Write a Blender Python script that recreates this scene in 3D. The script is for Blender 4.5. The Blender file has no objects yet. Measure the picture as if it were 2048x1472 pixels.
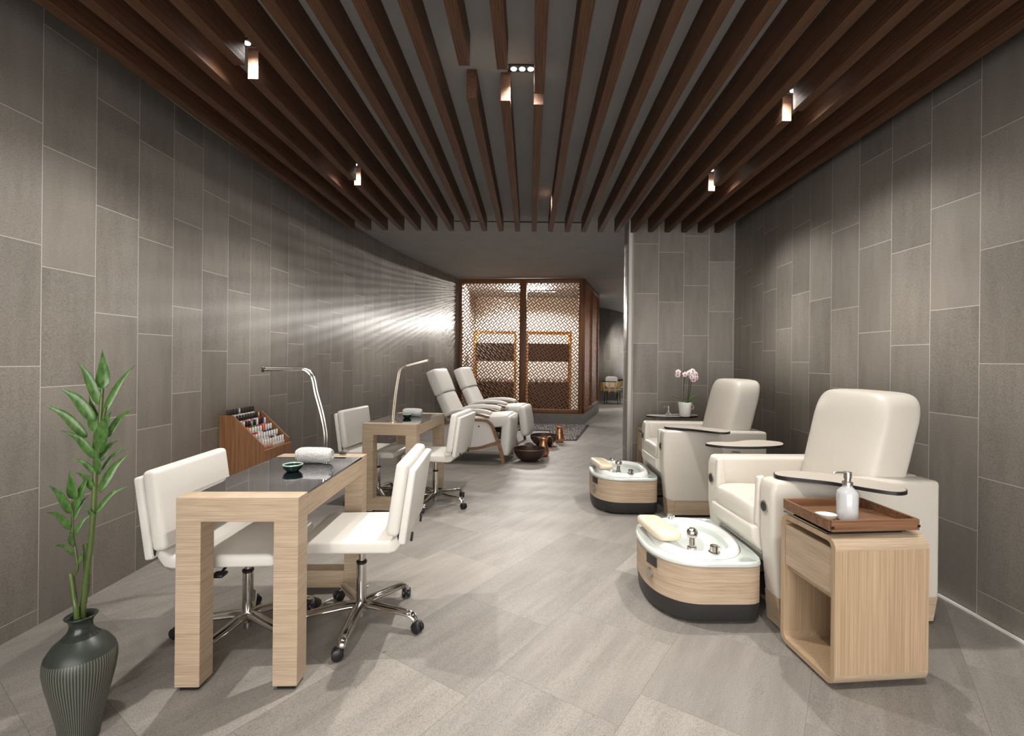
import bpy, bmesh, math, random
from mathutils import Vector, Matrix
random.seed(7)
S = bpy.context.scene
COL = S.collection
PI = math.pi
R = math.radians

# ------------------------------------------------------------------ materials
def new_mat(name):
    m = bpy.data.materials.new(name); m.use_nodes = True
    nt = m.node_tree; b = nt.nodes['Principled BSDF']
    return m, nt, b
def N(nt, t, **kw):
    n = nt.nodes.new(t)
    for k, v in kw.items():
        if k.startswith('i_'):
            n.inputs[k[2:].replace('_', ' ')].default_value = v
        else:
            setattr(n, k, v)
    return n
def L(nt, a, b): nt.links.new(a, b)
def math_n(nt, op, a, b=None, c=None):
    n = nt.nodes.new('ShaderNodeMath'); n.operation = op
    for i, v in enumerate((a, b, c)):
        if v is None: continue
        if isinstance(v, (int, float)): n.inputs[i].default_value = v
        else: nt.links.new(v, n.inputs[i])
    return n.outputs[0]
def ramp(nt, fac, stops):
    n = nt.nodes.new('ShaderNodeValToRGB'); L(nt, fac, n.inputs[0])
    e = n.color_ramp.elements
    while len(e) < len(stops): e.new(0.5)
    for i, (p, c) in enumerate(stops):
        e[i].position = p; e[i].color = (*c, 1) if len(c) == 3 else c
    return n.outputs[0]
def mixc(nt, fac, a, b, mode='MIX'):
    n = nt.nodes.new('ShaderNodeMix'); n.data_type = 'RGBA'; n.blend_type = mode
    for i, v in ((0, fac), (6, a), (7, b)):
        if isinstance(v, (int, float)): n.inputs[i].default_value = v
        elif isinstance(v, tuple): n.inputs[i].default_value = (*v, 1)
        else: L(nt, v, n.inputs[i])
    return n.outputs[2]
def set_spec(b, v): b.inputs['Specular IOR Level'].default_value = v
def bump(nt, b, h, strength=.2, dist=.01):
    n = nt.nodes.new('ShaderNodeBump'); n.inputs['Strength'].default_value = strength
    n.inputs['Distance'].default_value = dist; L(nt, h, n.inputs['Height']); L(nt, n.outputs[0], b.inputs['Normal'])
def objco(nt, scale=(1, 1, 1), rot=(0, 0, 0), gen='Object'):
    tc = nt.nodes.new('ShaderNodeTexCoord'); mp = nt.nodes.new('ShaderNodeMapping')
    L(nt, tc.outputs[gen], mp.inputs[0]); mp.inputs['Scale'].default_value = scale; mp.inputs['Rotation'].default_value = rot
    return mp.outputs[0]
def noise(nt, vec, scale=5, detail=4, rough=.55):
    n = nt.nodes.new('ShaderNodeTexNoise'); L(nt, vec, n.inputs['Vector'])
    n.inputs['Scale'].default_value = scale; n.inputs['Detail'].default_value = detail; n.inputs['Roughness'].default_value = rough
    return n.outputs[0]

def plain(name, c, rough=.5, metal=0, spec=.5, coat=0, nscale=40, nstr=.0, trans=0, emit=None, es=1, ior=1.45, var=.06):
    m, nt, b = new_mat(name)
    v = objco(nt)
    n = noise(nt, v, nscale, 3)
    hi = tuple(min(1, x * (1 + var)) for x in c); lo = tuple(x * (1 - var) for x in c)
    L(nt, ramp(nt, n, [(.3, lo), (.7, hi)]), b.inputs['Base Color'])
    b.inputs['Roughness'].default_value = rough; b.inputs['Metallic'].default_value = metal; set_spec(b, spec)
    b.inputs['Coat Weight'].default_value = coat; b.inputs['Transmission Weight'].default_value = trans; b.inputs['IOR'].default_value = ior
    if nstr: bump(nt, b, n, nstr, .004 if nstr < .9 else .02)
    if emit: b.inputs['Emission Color'].default_value = (*emit, 1); b.inputs['Emission Strength'].default_value = es
    return m
def wood(name, c1, c2, axis='x', fine=90, rough=.45, spec=.4, bstr=.1, long=2.0, tw=None):
    m, nt, b = new_mat(name)
    sc = {'h': (long, long, fine), 'x': (long, fine, fine), 'y': (fine, long, fine), 'z': (fine, fine, long)}[axis]
    sc2 = {'h': (1.2, 1.2, 14), 'x': (.6, 9, 9), 'y': (9, .6, 9), 'z': (9, 9, .6)}[axis]
    n1 = noise(nt, objco(nt, sc), 1, 3, .6)
    n2 = noise(nt, objco(nt, sc2), 1, 5, .6)
    a = ramp(nt, n1, [(.32, c1), (.68, c2)])
    dk = tuple(x * .78 for x in c1)
    a2 = ramp(nt, n2, [(.3, dk), (.7, c2)])
    L(nt, mixc(nt, .25, a, a2), b.inputs['Base Color'])
    b.inputs['Roughness'].default_value = rough; set_spec(b, spec)
    bump(nt, b, n1, bstr, .002)
    return m

def tile_color(nt, rnd, vec, c_lo, c_hi, streak_scale):
    n1 = noise(nt, vec, 1.0, 4, .6)
    return n1

def wall_tile_mat():
    m, nt, b = new_mat('wall_tile')
    uv = nt.nodes.new('ShaderNodeUVMap'); uv.uv_map = 'UVMap'
    sp = nt.nodes.new('ShaderNodeSeparateXYZ'); L(nt, uv.outputs[0], sp.inputs[0])
    u, v = sp.outputs[0], sp.outputs[1]
    fu = math_n(nt, 'FRACT', u); fv = math_n(nt, 'FRACT', v)
    du = math_n(nt, 'MULTIPLY', math_n(nt, 'MINIMUM', fu, math_n(nt, 'SUBTRACT', 1, fu)), .302)
    dv = math_n(nt, 'MULTIPLY', math_n(nt, 'MINIMUM', fv, math_n(nt, 'SUBTRACT', 1, fv)), .6)
    d = math_n(nt, 'MINIMUM', du, dv)
    g = math_n(nt, 'LESS_THAN', d, .0018)
    ids = nt.nodes.new('ShaderNodeCombineXYZ')
    L(nt, math_n(nt, 'FLOOR', u), ids.inputs[0]); L(nt, math_n(nt, 'FLOOR', v), ids.inputs[1])
    wn = nt.nodes.new('ShaderNodeTexWhiteNoise'); wn.noise_dimensions = '3D'; L(nt, ids.outputs[0], wn.inputs[0])
    # metric coordinates on the wall, shifted for each tile
    mc = nt.nodes.new('ShaderNodeCombineXYZ')
    L(nt, math_n(nt, 'MULTIPLY', u, .302), mc.inputs[0]); L(nt, math_n(nt, 'MULTIPLY', v, .6), mc.inputs[1])
    L(nt, math_n(nt, 'MULTIPLY', wn.outputs[0], 37.0), mc.inputs[2])
    mp = nt.nodes.new('ShaderNodeMapping'); L(nt, mc.outputs[0], mp.inputs[0]); mp.inputs['Scale'].default_value = (7, 1.1, 1); mp.inputs['Rotation'].default_value = (0, 0, .10)
    streak = noise(nt, mp.outputs[0], 1.6, 5, .65)
    grain = noise(nt, mc.outputs[0], 260, 2, .6)
    base = ramp(nt, streak, [(.25, (.345, .318, .280)), (.5, (.405, .376, .336)), (.8, (.46, .43, .387))])
    tone = ramp(nt, wn.outputs[0], [(0, (.85, .845, .84)), (1, (1.12, 1.115, 1.11))])
    c = mixc(nt, 1, base, tone, 'MULTIPLY')
    gr = ramp(nt, grain, [(.32, (.60, .60, .60)), (.50, (1.0, 1.0, 1.0)), (.68, (1.14, 1.14, 1.14))])
    c = mixc(nt, 1, c, gr, 'MULTIPLY')
    c = mixc(nt, g, c, (.90, .87, .82))
    L(nt, c, b.inputs['Base Color'])
    b.inputs['Roughness'].default_value = .48; set_spec(b, .45)
    bump(nt, b, math_n(nt, 'SUBTRACT', grain, math_n(nt, 'MULTIPLY', g, 1.5)), .18, .003)
    return m
def floor_mat():
    m, nt, b = new_mat('floor_tile')
    tc = nt.nodes.new('ShaderNodeTexCoord')
    sp = nt.nodes.new('ShaderNodeSeparateXYZ'); L(nt, tc.outputs['Object'], sp.inputs[0])
    x, y = sp.outputs[0], sp.outputs[1]
    c_, s_ = math.cos(R(56)), math.sin(R(56))
    u = math_n(nt, 'ADD', math_n(nt, 'MULTIPLY', x, c_), math_n(nt, 'MULTIPLY', y, s_))
    v = math_n(nt, 'ADD', math_n(nt, 'MULTIPLY', x, -s_), math_n(nt, 'MULTIPLY', y, c_))
    vr = math_n(nt, 'DIVIDE', math_n(nt, 'SUBTRACT', v, .705), .562)
    row = math_n(nt, 'FLOOR', vr)
    r3 = math_n(nt, 'FLOORED_MODULO', row, 3) if False else math_n(nt, 'WRAP', row, 3, 0)
    off = math_n(nt, 'SUBTRACT', .435, math_n(nt, 'MULTIPLY', r3, .2))
    ur = math_n(nt, 'DIVIDE', math_n(nt, 'SUBTRACT', u, off), .61)
    col = math_n(nt, 'FLOOR', ur)
    fu = math_n(nt, 'FRACT', ur); fv = math_n(nt, 'FRACT', vr)
    du = math_n(nt, 'MULTIPLY', math_n(nt, 'MINIMUM', fu, math_n(nt, 'SUBTRACT', 1, fu)), .61)
    dv = math_n(nt, 'MULTIPLY', math_n(nt, 'MINIMUM', fv, math_n(nt, 'SUBTRACT', 1, fv)), .562)
    g = math_n(nt, 'LESS_THAN', math_n(nt, 'MINIMUM', du, dv), .0011)
    ids = nt.nodes.new('ShaderNodeCombineXYZ'); L(nt, row, ids.inputs[0]); L(nt, col, ids.inputs[1])
    wn = nt.nodes.new('ShaderNodeTexWhiteNoise'); wn.noise_dimensions = '3D'; L(nt, ids.outputs[0], wn.inputs[0])
    mc = nt.nodes.new('ShaderNodeCombineXYZ'); L(nt, u, mc.inputs[0]); L(nt, v, mc.inputs[1])
    L(nt, math_n(nt, 'MULTIPLY', wn.outputs[0], 41.0), mc.inputs[2])
    mp = nt.nodes.new('ShaderNodeMapping'); L(nt, mc.outputs[0], mp.inputs[0]); mp.inputs['Scale'].default_value = (.9, 7, 1); mp.inputs['Rotation'].default_value = (0, 0, .1)
    streak = noise(nt, mp.outputs[0], 1.5, 6, .62)
    grain = noise(nt, mc.outputs[0], 230, 2, .6)
    base = ramp(nt, streak, [(.26, (.205, .189, .172)), (.5, (.252, .235, .216)), (.78, (.31, .291, .269))])
    # thin veins running along the tile
    ve = nt.nodes.new('ShaderNodeMapping'); L(nt, mc.outputs[0], ve.inputs[0]); ve.inputs['Scale'].default_value = (.8, 3.2, 1); ve.inputs['Rotation'].default_value = (0, 0, -.12)
    vn = noise(nt, ve.outputs[0], 1.3, 5, .6)
    line = math_n(nt, 'LESS_THAN', math_n(nt, 'ABSOLUTE', math_n(nt, 'SUBTRACT', vn, .57)), .0022)
    tone = ramp(nt, wn.outputs[0], [(0, (.84, .835, .83)), (1, (1.12, 1.115, 1.11))])
    c = mixc(nt, 1, base, tone, 'MULTIPLY')
    c = mixc(nt, 1, c, ramp(nt, grain, [(.32, (.68, .68, .68)), (.5, (1, 1, 1)), (.68, (1.14, 1.14, 1.14))]), 'MULTIPLY')
    c = mixc(nt, math_n(nt, 'MULTIPLY', line, .45), c, (.16, .14, .12))
    c = mixc(nt, math_n(nt, 'MULTIPLY', g, .8), c, (.13, .12, .10))
    L(nt, c, b.inputs['Base Color'])
    b.inputs['Roughness'].default_value = .5; set_spec(b, .35)
    bump(nt, b, grain, .12, .002)
    return m

M = {}
M['wall'] = wall_tile_mat(); M['floor'] = floor_mat()
M['ceil'] = plain('ceiling_paint', (.26, .255, .25), .75, nscale=3, spec=.3)
M['slat'] = wood('walnut_slat', (.022, .008, .004), (.135, .064, .034), 'y', 190, .55, .25, 1.0, 3)
M['lattice'] = wood('teak_lattice', (.12, .045, .016), (.22, .09, .032), 'z', 60, .45)
M['oak_x'] = wood('pale_oak_x', (.31, .225, .15), (.56, .44, .32), 'h', 330, .5, .3, .06, 5)
M['oak_z'] = wood('pale_oak_z', (.32, .22, .135), (.52, .385, .255), 'z', 170, .5, .3, .06)
M['teak_z'] = wood('rack_teak', (.15, .065, .028), (.33, .160, .072), 'z', 60, .45)
M['tray'] = wood('tray_teak', (.115, .052, .026), (.27, .140, .075), 'x', 70, .4)
M['walnut'] = wood('recliner_walnut', (.17, .085, .045), (.30, .16, .09), 'x', 50, .4)
M['gold'] = wood('bamboo_frame', (.55, .30, .06), (.80, .48, .12), 'z', 30, .4)
M['leather'] = plain('cream_leather', (.74, .70, .63), .42, nscale=170, nstr=.05, var=.015)
M['leather_w'] = plain('white_leather', (.69, .67, .63), .38, nscale=120, nstr=.06, var=.015)
M['leather_p'] = plain('ivory_leather', (.62, .585, .525), .40, nscale=170, nstr=.05, var=.015)
M['cream'] = plain('cream_vinyl', (.72, .62, .46), .28, nscale=60, var=.01)
M['chrome'] = plain('chrome', (.62, .60, .57), .10, 1, var=.02)
M['steel'] = plain('brushed_steel', (.55, .53, .50), .3, 1)
M['nickel'] = plain('pale_nickel', (.78, .72, .60), .28, 1)
M['black'] = plain('black_plastic', (.012, .012, .013), .35)
M['base'] = plain('charcoal_base', (.030, .028, .028), .4)
M['glass_b'] = plain('black_glass', (.006, .006, .010), .03, spec=.9, coat=1)
M['deck'] = plain('deck_glass', (.56, .62, .59), .06, spec=.7, coat=.8, var=.01)
M['bowl'] = plain('basin_bowl', (.60, .66, .63), .10, spec=.6, coat=.5, var=.01)
M['enamel'] = plain('white_enamel', (.76, .77, .76), .10, spec=.6, coat=.5, var=.01)
M['towel'] = plain('white_terry', (.76, .76, .75), .95, nscale=150, nstr=1.0, var=.16)
M['green'] = plain('green_ceramic', (.014, .030, .024), .2, nscale=60, var=.4)
M['green_in'] = plain('celadon_glaze', (.38, .52, .44), .2, nscale=60, var=.2)
M['laminate'] = plain('taupe_laminate', (.46, .42, .37), .5, nscale=90, var=.05)
M['bronze'] = plain('bronze_bowl', (.075, .045, .036), .35, .6, nscale=90, nstr=.5, var=.4)
M['copper'] = plain('hammered_copper', (.72, .36, .20), .28, 1, nscale=110, nstr=.6, var=.15)
M['porcelain'] = plain('white_porcelain', (.84, .84, .82), .12, spec=.5, var=.01)
M['pot'] = plain('white_pot', (.82, .82, .79), .25, nscale=150, nstr=.35, var=.02)
M['petal'] = plain('orchid_petal', (.85, .80, .80), .6, nscale=20, var=.05)
M['lip'] = plain('orchid_lip', (.62, .06, .22), .5)
M['leaf'] = plain('orchid_leaf', (.10, .20, .035), .35, nscale=12, var=.35)
M['stem_d'] = plain('orchid_stem', (.025, .022, .014), .5)
M['pebble'] = plain('grey_pebble', (.17, .16, .155), .4, nscale=24, var=.75)
M['mortar'] = plain('dark_mortar', (.018, .017, .016), .9)
M['panel_d'] = plain('dark_panel', (.028, .016, .012), .5)
M['linen'] = plain('white_linen', (.75, .73, .70), .8)
M['plaster'] = plain('white_plaster', (.80, .78, .74), .8, nscale=4)
M['plinth'] = plain('grey_plinth', (.20, .18, .165), .5, nscale=30, var=.12)
M['grey_f'] = plain('grey_cushion', (.20, .20, .205), .9)
M['white_b'] = plain('white_cap', (.85, .85, .84), .3, var=.01)
M['soil'] = plain('bark', (.10, .06, .04), .9)
M['cable'] = plain('white_cable', (.7, .7, .68), .5)
M['led'] = plain('led_lens', (1, 1, 1), .4, emit=(1, .96, .90), es=25)

def bamboo_mat(name, c, c2, sc, rough=.3):
    m, nt, b = new_mat(name)
    L(nt, ramp(nt, noise(nt, objco(nt, sc), 6, 3), [(.3, c), (.7, c2)]), b.inputs['Base Color'])
    b.inputs['Roughness'].default_value = rough
    b.inputs['Subsurface Weight'].default_value = 0
    return m
M['cane'] = bamboo_mat('bamboo_cane', (.035, .06, .014), (.10, .14, .035), (6, 6, .5))
M['bleaf'] = bamboo_mat('bamboo_leaf', (.030, .085, .020), (.10, .20, .05), (14, 14, 5), .25)
def vase_mat():
    m, nt, b = new_mat('smoked_glass')
    L(nt, ramp(nt, noise(nt, objco(nt), 10, 2), [(.3, (.020, .026, .024)), (.7, (.030, .038, .034))]), b.inputs['Base Color'])
    b.inputs['Roughness'].default_value = .22; b.inputs['Transmission Weight'].default_value = .25; set_spec(b, .5)
    return m
def vase_frost():
    m, nt, b = new_mat('cut_frosted_glass')
    tc = nt.nodes.new('ShaderNodeTexCoord'); sp = nt.nodes.new('ShaderNodeSeparateXYZ'); L(nt, tc.outputs['Object'], sp.inputs[0])
    an = math_n(nt, 'ARCTAN2', sp.outputs[1], sp.outputs[0])
    st = math_n(nt, 'SINE', math_n(nt, 'MULTIPLY', an, 76))
    zz = noise(nt, objco(nt, (1, 1, 6)), 5, 3)
    cut = math_n(nt, 'MULTIPLY', math_n(nt, 'GREATER_THAN', math_n(nt, 'ADD', st, math_n(nt, 'MULTIPLY', zz, .3)), .15), math_n(nt, 'LESS_THAN', sp.outputs[2], .30))
    L(nt, mixc(nt, cut, (.034, .042, .036), (.135, .135, .108)), b.inputs['Base Color'])
    b.inputs['Roughness'].default_value = .38; b.inputs['Transmission Weight'].default_value = .2; set_spec(b, .4)
    return m
M['vase'] = vase_frost(); M['vase_neck'] = vase_mat()
M['glass'] = plain('clear_glass', (.95, .95, .95), .03, trans=1, var=.0)
M['soap'] = plain('milky_bottle', (.70, .72, .74), .08, trans=.25, spec=.6, coat=.6, var=.02)

# ------------------------------------------------------------------ object helpers
def empty(name, label, cat, loc=(0, 0, 0), rz=0, group=None):
    o = bpy.data.objects.new(name, None); COL.objects.link(o)
    o.location = loc; o.rotation_euler = (0, 0, rz); o.empty_display_size = .05
    o['label'] = label; o['category'] = cat
    if group: o['group'] = group
    return o
def tag(o, label, cat, group=None, kind=None):
    if label: o['label'] = label
    if cat: o['category'] = cat
    if group: o['group'] = group
    if kind: o['kind'] = kind
    return o
def mk(name, bm, mat, parent=None, loc=(0, 0, 0), rot=(0, 0, 0), sharp=38, smooth=True):
    bmesh.ops.recalc_face_normals(bm, faces=bm.faces[:])
    for f in bm.faces: f.smooth = smooth
    if smooth:
        for e in bm.edges:
            if len(e.link_faces) == 2:
                try:
                    if e.calc_face_angle(0) > R(sharp): e.smooth = False
                except Exception: pass
    me = bpy.data.meshes.new(name); bm.to_mesh(me); bm.free()
    for x in (mat if isinstance(mat, (list, tuple)) else [mat]): me.materials.append(x)
    o = bpy.data.objects.new(name, me); COL.objects.link(o)
    o.location = loc; o.rotation_euler = rot
    if parent: o.parent = parent
    return o
def dup(root, loc, rz=None, label=None, group=None):
    def cp(o, par):
        c = o.copy(); COL.objects.link(c)
        if par: c.parent = par
        for ch in KIDS(o): cp(ch, c)
        return c
    r = cp(root, None); r.location = loc
    if rz is not None: r.rotation_euler = (0, 0, rz)
    if label: r['label'] = label
    if group: r['group'] = group
    return r
def KIDS(o): return [c for c in list(COL.objects) if c.parent == o]

def box(bm, x0, x1, y0, y1, z0, z1, bev=0, seg=2, mtx=None, mi=0):
    b2 = bmesh.new()
    bmesh.ops.create_cube(b2, size=1)
    for v in b2.verts:
        v.co = Vector(((x0 + x1) / 2 + v.co.x * (x1 - x0), (y0 + y1) / 2 + v.co.y * (y1 - y0), (z0 + z1) / 2 + v.co.z * (z1 - z0)))
    if bev: bmesh.ops.bevel(b2, geom=b2.edges[:], offset=bev, segments=seg, affect='EDGES', profile=.5)
    merge(bm, b2, mtx, mi)
    return bm
def merge(bm, b2, mtx=None, mi=0):
    if mtx is not None: bmesh.ops.transform(b2, matrix=mtx, verts=b2.verts[:])
    mp = {v: bm.verts.new(v.co) for v in b2.verts}
    for f in b2.faces:
        try:
            nf = bm.faces.new([mp[v] for v in f.verts]); nf.material_index = mi
        except ValueError: pass
    b2.free()
def B(*a, **k): return box(bmesh.new(), *a, **k)
def loft(bm, rings, cap0=True, cap1=True, closed=True, mi=0):
    vr = [[bm.verts.new(p) for p in r] for r in rings]
    n = len(rings[0])
    for a, b in zip(vr, vr[1:]):
        for i in range(n if closed else n - 1):
            j = (i + 1) % n
            try:
                f = bm.faces.new((a[i], a[j], b[j], b[i])); f.material_index = mi
            except ValueError: pass
    if cap0: bm.faces.new(vr[0][::-1]).material_index = mi
    if cap1: bm.faces.new(vr[-1]).material_index = mi
    return bm
def lathe(prof, seg=32, bm=None, cx=0, cy=0, cap0=True, cap1=True, mi=0):
    bm = bm or bmesh.new()
    return loft(bm, [[(cx + r * math.cos(2 * PI * i / seg), cy + r * math.sin(2 * PI * i / seg), z) for i in range(seg)] for r, z in prof], cap0, cap1, mi=mi)
def tube(pts, rad, seg=10, bm=None, sx=1.0, sy=1.0, up=None, mi=0):
    bm = bm or bmesh.new()
    pts = [Vector(p) for p in pts]
    rads = rad if isinstance(rad, (list, tuple)) else [rad] * len(pts)
    rings = []
    T0 = (pts[1] - pts[0]).normalized()
    u = Vector(up) if up else (Vector((0, 0, 1)) if abs(T0.z) < .9 else Vector((0, 1, 0)))
    for i, p in enumerate(pts):
        t = (pts[min(i + 1, len(pts) - 1)] - pts[max(i - 1, 0)]).normalized()
        u = (u - t * u.dot(t)).normalized(); w = t.cross(u)
        rings.append([p + (w * math.cos(2 * PI * k / seg) * sx + u * math.sin(2 * PI * k / seg) * sy) * rads[i] for k in range(seg)])
    return loft(bm, rings, mi=mi)
def bar(pts, w, h, bm=None, up=(0, 1, 0)):
    """rectangular section swept along pts; h measured along up"""
    bm = bm or bmesh.new(); pts = [Vector(p) for p in pts]; rings = []
    up = Vector(up)
    for i, p in enumerate(pts):
        t = (pts[min(i + 1, len(pts) - 1)] - pts[max(i - 1, 0)]).normalized()
        s = t.cross(up).normalized()
        ww = w[i] if isinstance(w, (list, tuple)) else w
        rings.append([p + s * ww / 2 + up * h / 2, p - s * ww / 2 + up * h / 2, p - s * ww / 2 - up * h / 2, p + s * ww / 2 - up * h / 2])
    return loft(bm, rings)
def smooth_path(pts, n=6):
    P = [Vector(p) for p in pts]; out = []
    for i in range(len(P) - 1):
        p0 = P[max(i - 1, 0)]; p1 = P[i]; p2 = P[i + 1]; p3 = P[min(i + 2, len(P) - 1)]
        for k in range(n):
            t = k / n
            out.append(.5 * ((2 * p1) + (-p0 + p2) * t + (2 * p0 - 5 * p1 + 4 * p2 - p3) * t * t + (-p0 + 3 * p1 - 3 * p2 + p3) * t ** 3))
    out.append(P[-1]); return out
def sgn(x): return -1 if x < 0 else 1
def sq(bm, cx, cy, cz, a, b, c, e1=.35, e2=.35, nu=32, nv=16, mtx=None, mi=0, fn=None):
    """superquadric cushion"""
    b2 = bmesh.new(); rings = []
    def f(x, e): return sgn(x) * abs(x) ** e
    for j in range(1, nv):
        ph = -PI / 2 + PI * j / nv
        rings.append([(a * f(math.cos(ph), e1) * f(math.cos(2 * PI * i / nu), e2), b * f(math.cos(ph), e1) * f(math.sin(2 * PI * i / nu), e2), c * f(math.sin(ph), e1)) for i in range(nu)])
    loft(b2, rings)
    if fn:
        for v in b2.verts: v.co = Vector(fn(v.co))
    for v in b2.verts: v.co += Vector((cx, cy, cz))
    merge(bm, b2, mtx, mi); return bm
def prism(poly, y0, y1, bev=0, seg=3, bm=None, mtx=None, mi=0):
    """polygon in x-z extruded along y"""
    bm = bm or bmesh.new(); b2 = bmesh.new()
    loft(b2, [[(x, y0, z) for x, z in poly], [(x, y1, z) for x, z in poly]])
    bmesh.ops.recalc_face_normals(b2, faces=b2.faces[:])
    if bev: bmesh.ops.bevel(b2, geom=[e for e in b2.edges if e.calc_face_angle(0) > .35], offset=bev, segments=seg, affect='EDGES', profile=.5)
    merge(bm, b2, mtx, mi); return bm

# ------------------------------------------------------------------ room shell
H = 3.06
OFFC = [.575, .375, .275, .48, .18, .08]
def tiled_wall(name, path, k0_at, offs, parity=1, h=H, rev=False):
    """path: list of (x,y); tile columns measured along the path from the point nearest k0_at"""
    pts = smooth_path([(x, y, 0) for x, y in path], 24)
    acc = [0]
    for a, b in zip(pts, pts[1:]): acc.append(acc[-1] + (b - a).length)
    i0 = min(range(len(pts)), key=lambda i: (pts[i] - Vector((*k0_at, 0))).length)
    s0 = acc[i0]
    def at(s):
        s = max(0, min(acc[-1], s))
        for i in range(len(acc) - 1):
            if acc[i + 1] >= s:
                t = (s - acc[i]) / max(1e-9, acc[i + 1] - acc[i]); return pts[i].lerp(pts[i + 1], t)
        return pts[-1]
    bm = bmesh.new(); uvl = bm.loops.layers.uv.new('UVMap')
    k = math.floor((0 - s0) / .302); kend = math.ceil((acc[-1] - s0) / .302)
    while k < kend:
        off = offs(k)
        sa, sb = max(0, s0 + k * .302), min(acc[-1], s0 + (k + 1) * .302)
        if sb - sa > 1e-4:
            n = 3
            for j in range(n):
                a = sa + (sb - sa) * j / n; b = sa + (sb - sa) * (j + 1) / n
                pa, pb = at(a), at(b)
                vs = [bm.verts.new(p) for p in ((pa.x, pa.y, 0), (pb.x, pb.y, 0), (pb.x, pb.y, h), (pa.x, pa.y, h))]
                f = bm.faces.new(vs)
                for lp, (uu, zz) in zip(f.loops, (((a - s0) / .302, 0), ((b - s0) / .302, 0), ((b - s0) / .302, h), ((a - s0) / .302, h))):
                    # keep inside this column so that rounding never jumps to the next
                    uu = min(max(uu, k + 1e-5), k + 1 - 1e-5)
                    lp[uvl].uv = (uu + 200, (zz - off) / .6 + 50)
        k += 1
    for f in bm.faces: f.smooth = True
    bmesh.ops.remove_doubles(bm, verts=bm.verts[:], dist=1e-5)
    me = bpy.data.meshes.new(name); bm.to_mesh(me); bm.free(); me.materials.append(M['wall'])
    o = bpy.data.objects.new(name, me); COL.objects.link(o); o['kind'] = 'structure'
    md = o.modifiers.new('thickness', 'SOLIDIFY'); md.thickness = .05; md.offset = -1 if not rev else 1; md.use_rim = True
    return o
LW = [(-2.34, -3), (-2.40, -.5), (-2.418, 1.2), (-2.419, 2.392), (-2.43, 3.0), (-2.442, 3.6), (-2.432, 4.2), (-2.405, 4.8), (-2.368, 5.41), (-2.30, 6.3), (-2.235, 7.0), (-2.16, 7.6), (-2.075, 8.1), (-1.95, 8.68), (-1.82, 9.265), (-1.70, 9.84), (-1.53, 10.5), (-1.30, 11.3), (-1.05, 12.2), (-1.0, 14.0)]
LW[-2] = (-1.52, 12.2); LW[-1] = (-1.5, 14.2); LW[-3] = (-1.50, 11.3)
wl = tiled_wall('wall_left', LW, (-2.419, 2.392), lambda k: OFFC[k % 6])
RW = [(2.50, -3), (2.46, -.5), (2.40, 1.6), (2.385, 2.565), (2.372, 2.868), (2.365, 3.16), (2.358, 3.472), (2.350, 3.739), (2.355, 4.05), (2.368, 4.34), (2.384, 4.66), (2.40, 4.967), (2.42, 5.258), (2.45, 5.59), (2.47, 5.89)]
ROFF = [.143, .05 * 0 + .45, .252, .35, .545, .05, .14, .45, .245, .341, .538, .054]
# columns away from x=2.385,y=2.565 : k=0 -> .45
roff = lambda k: [.45, .252, .35, .545, .05, .14][k % 6]
wr = tiled_wall('wall_right', RW, (2.385, 2.565), roff, rev=True)
boff = {0: .35, 1: .25, 2: .45, 3: .14}
wb = tiled_wall('wall_back', [(1.245, 6.16), (1.245, 6.0), (1.245, 5.875)], (1.245, 5.875), lambda k: .25, rev=True)
wb.name = 'wall_pier_side'
wb = tiled_wall('wall_back', [(1.245, 5.875), (1.6, 5.875), (2.1, 5.875), (2.47, 5.875)], (1.245, 5.875), lambda k: boff.get(k, .3), rev=True)
bm = B(1.26, 2.6, 5.93, 6.16, 0, H)
pier = mk('wall_core', bm, M['plinth']); pier['kind'] = 'structure'
wf = tiled_wall('wall_far', [(-1.55, 14.2), (0, 14.6), (1.5, 15.1), (2.3, 15.75), (3.0, 16.7), (3.75, 18.3), (4.3, 20.5)], (-1.5, 14.2), lambda k: (k * .37) % .6)
wc = tiled_wall('wall_corridor', [(2.6, 6.16), (4.0, 6.16), (5.2, 6.2), (6.2, 6.8), (6.6, 8.2), (6.6, 14.0), (6.3, 20.6)], (2.6, 6.16), lambda k: (k * .37) % .6, rev=True)
fl = mk('floor', B(-3.2, 7, -3, 21, -.05, 0), M['floor'], smooth=False); fl['kind'] = 'structure'
cl = mk('ceiling', B(-3.2, 7, -3, 21, H, H + .05), M['ceil'], smooth=False); cl['kind'] = 'structure'
# shadow gap track on the ceiling behind the slats
o = mk('slat_track', B(-.95, .72, 6.02, 6.045, H - .012, H - .001), M['black'])
tag(o, 'thin black track line on the grey ceiling behind the wooden slats', 'ceiling track')
# white strip painting the line of light that grazes the right wall's foot
tp = smooth_path([(x - .008, y, .006) for x, y in RW], 4)
o = mk('light_graze_line_1', bar(tp, .012, .012, up=(0, 0, 1)), M['plaster']); o['kind'] = 'structure'

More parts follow.
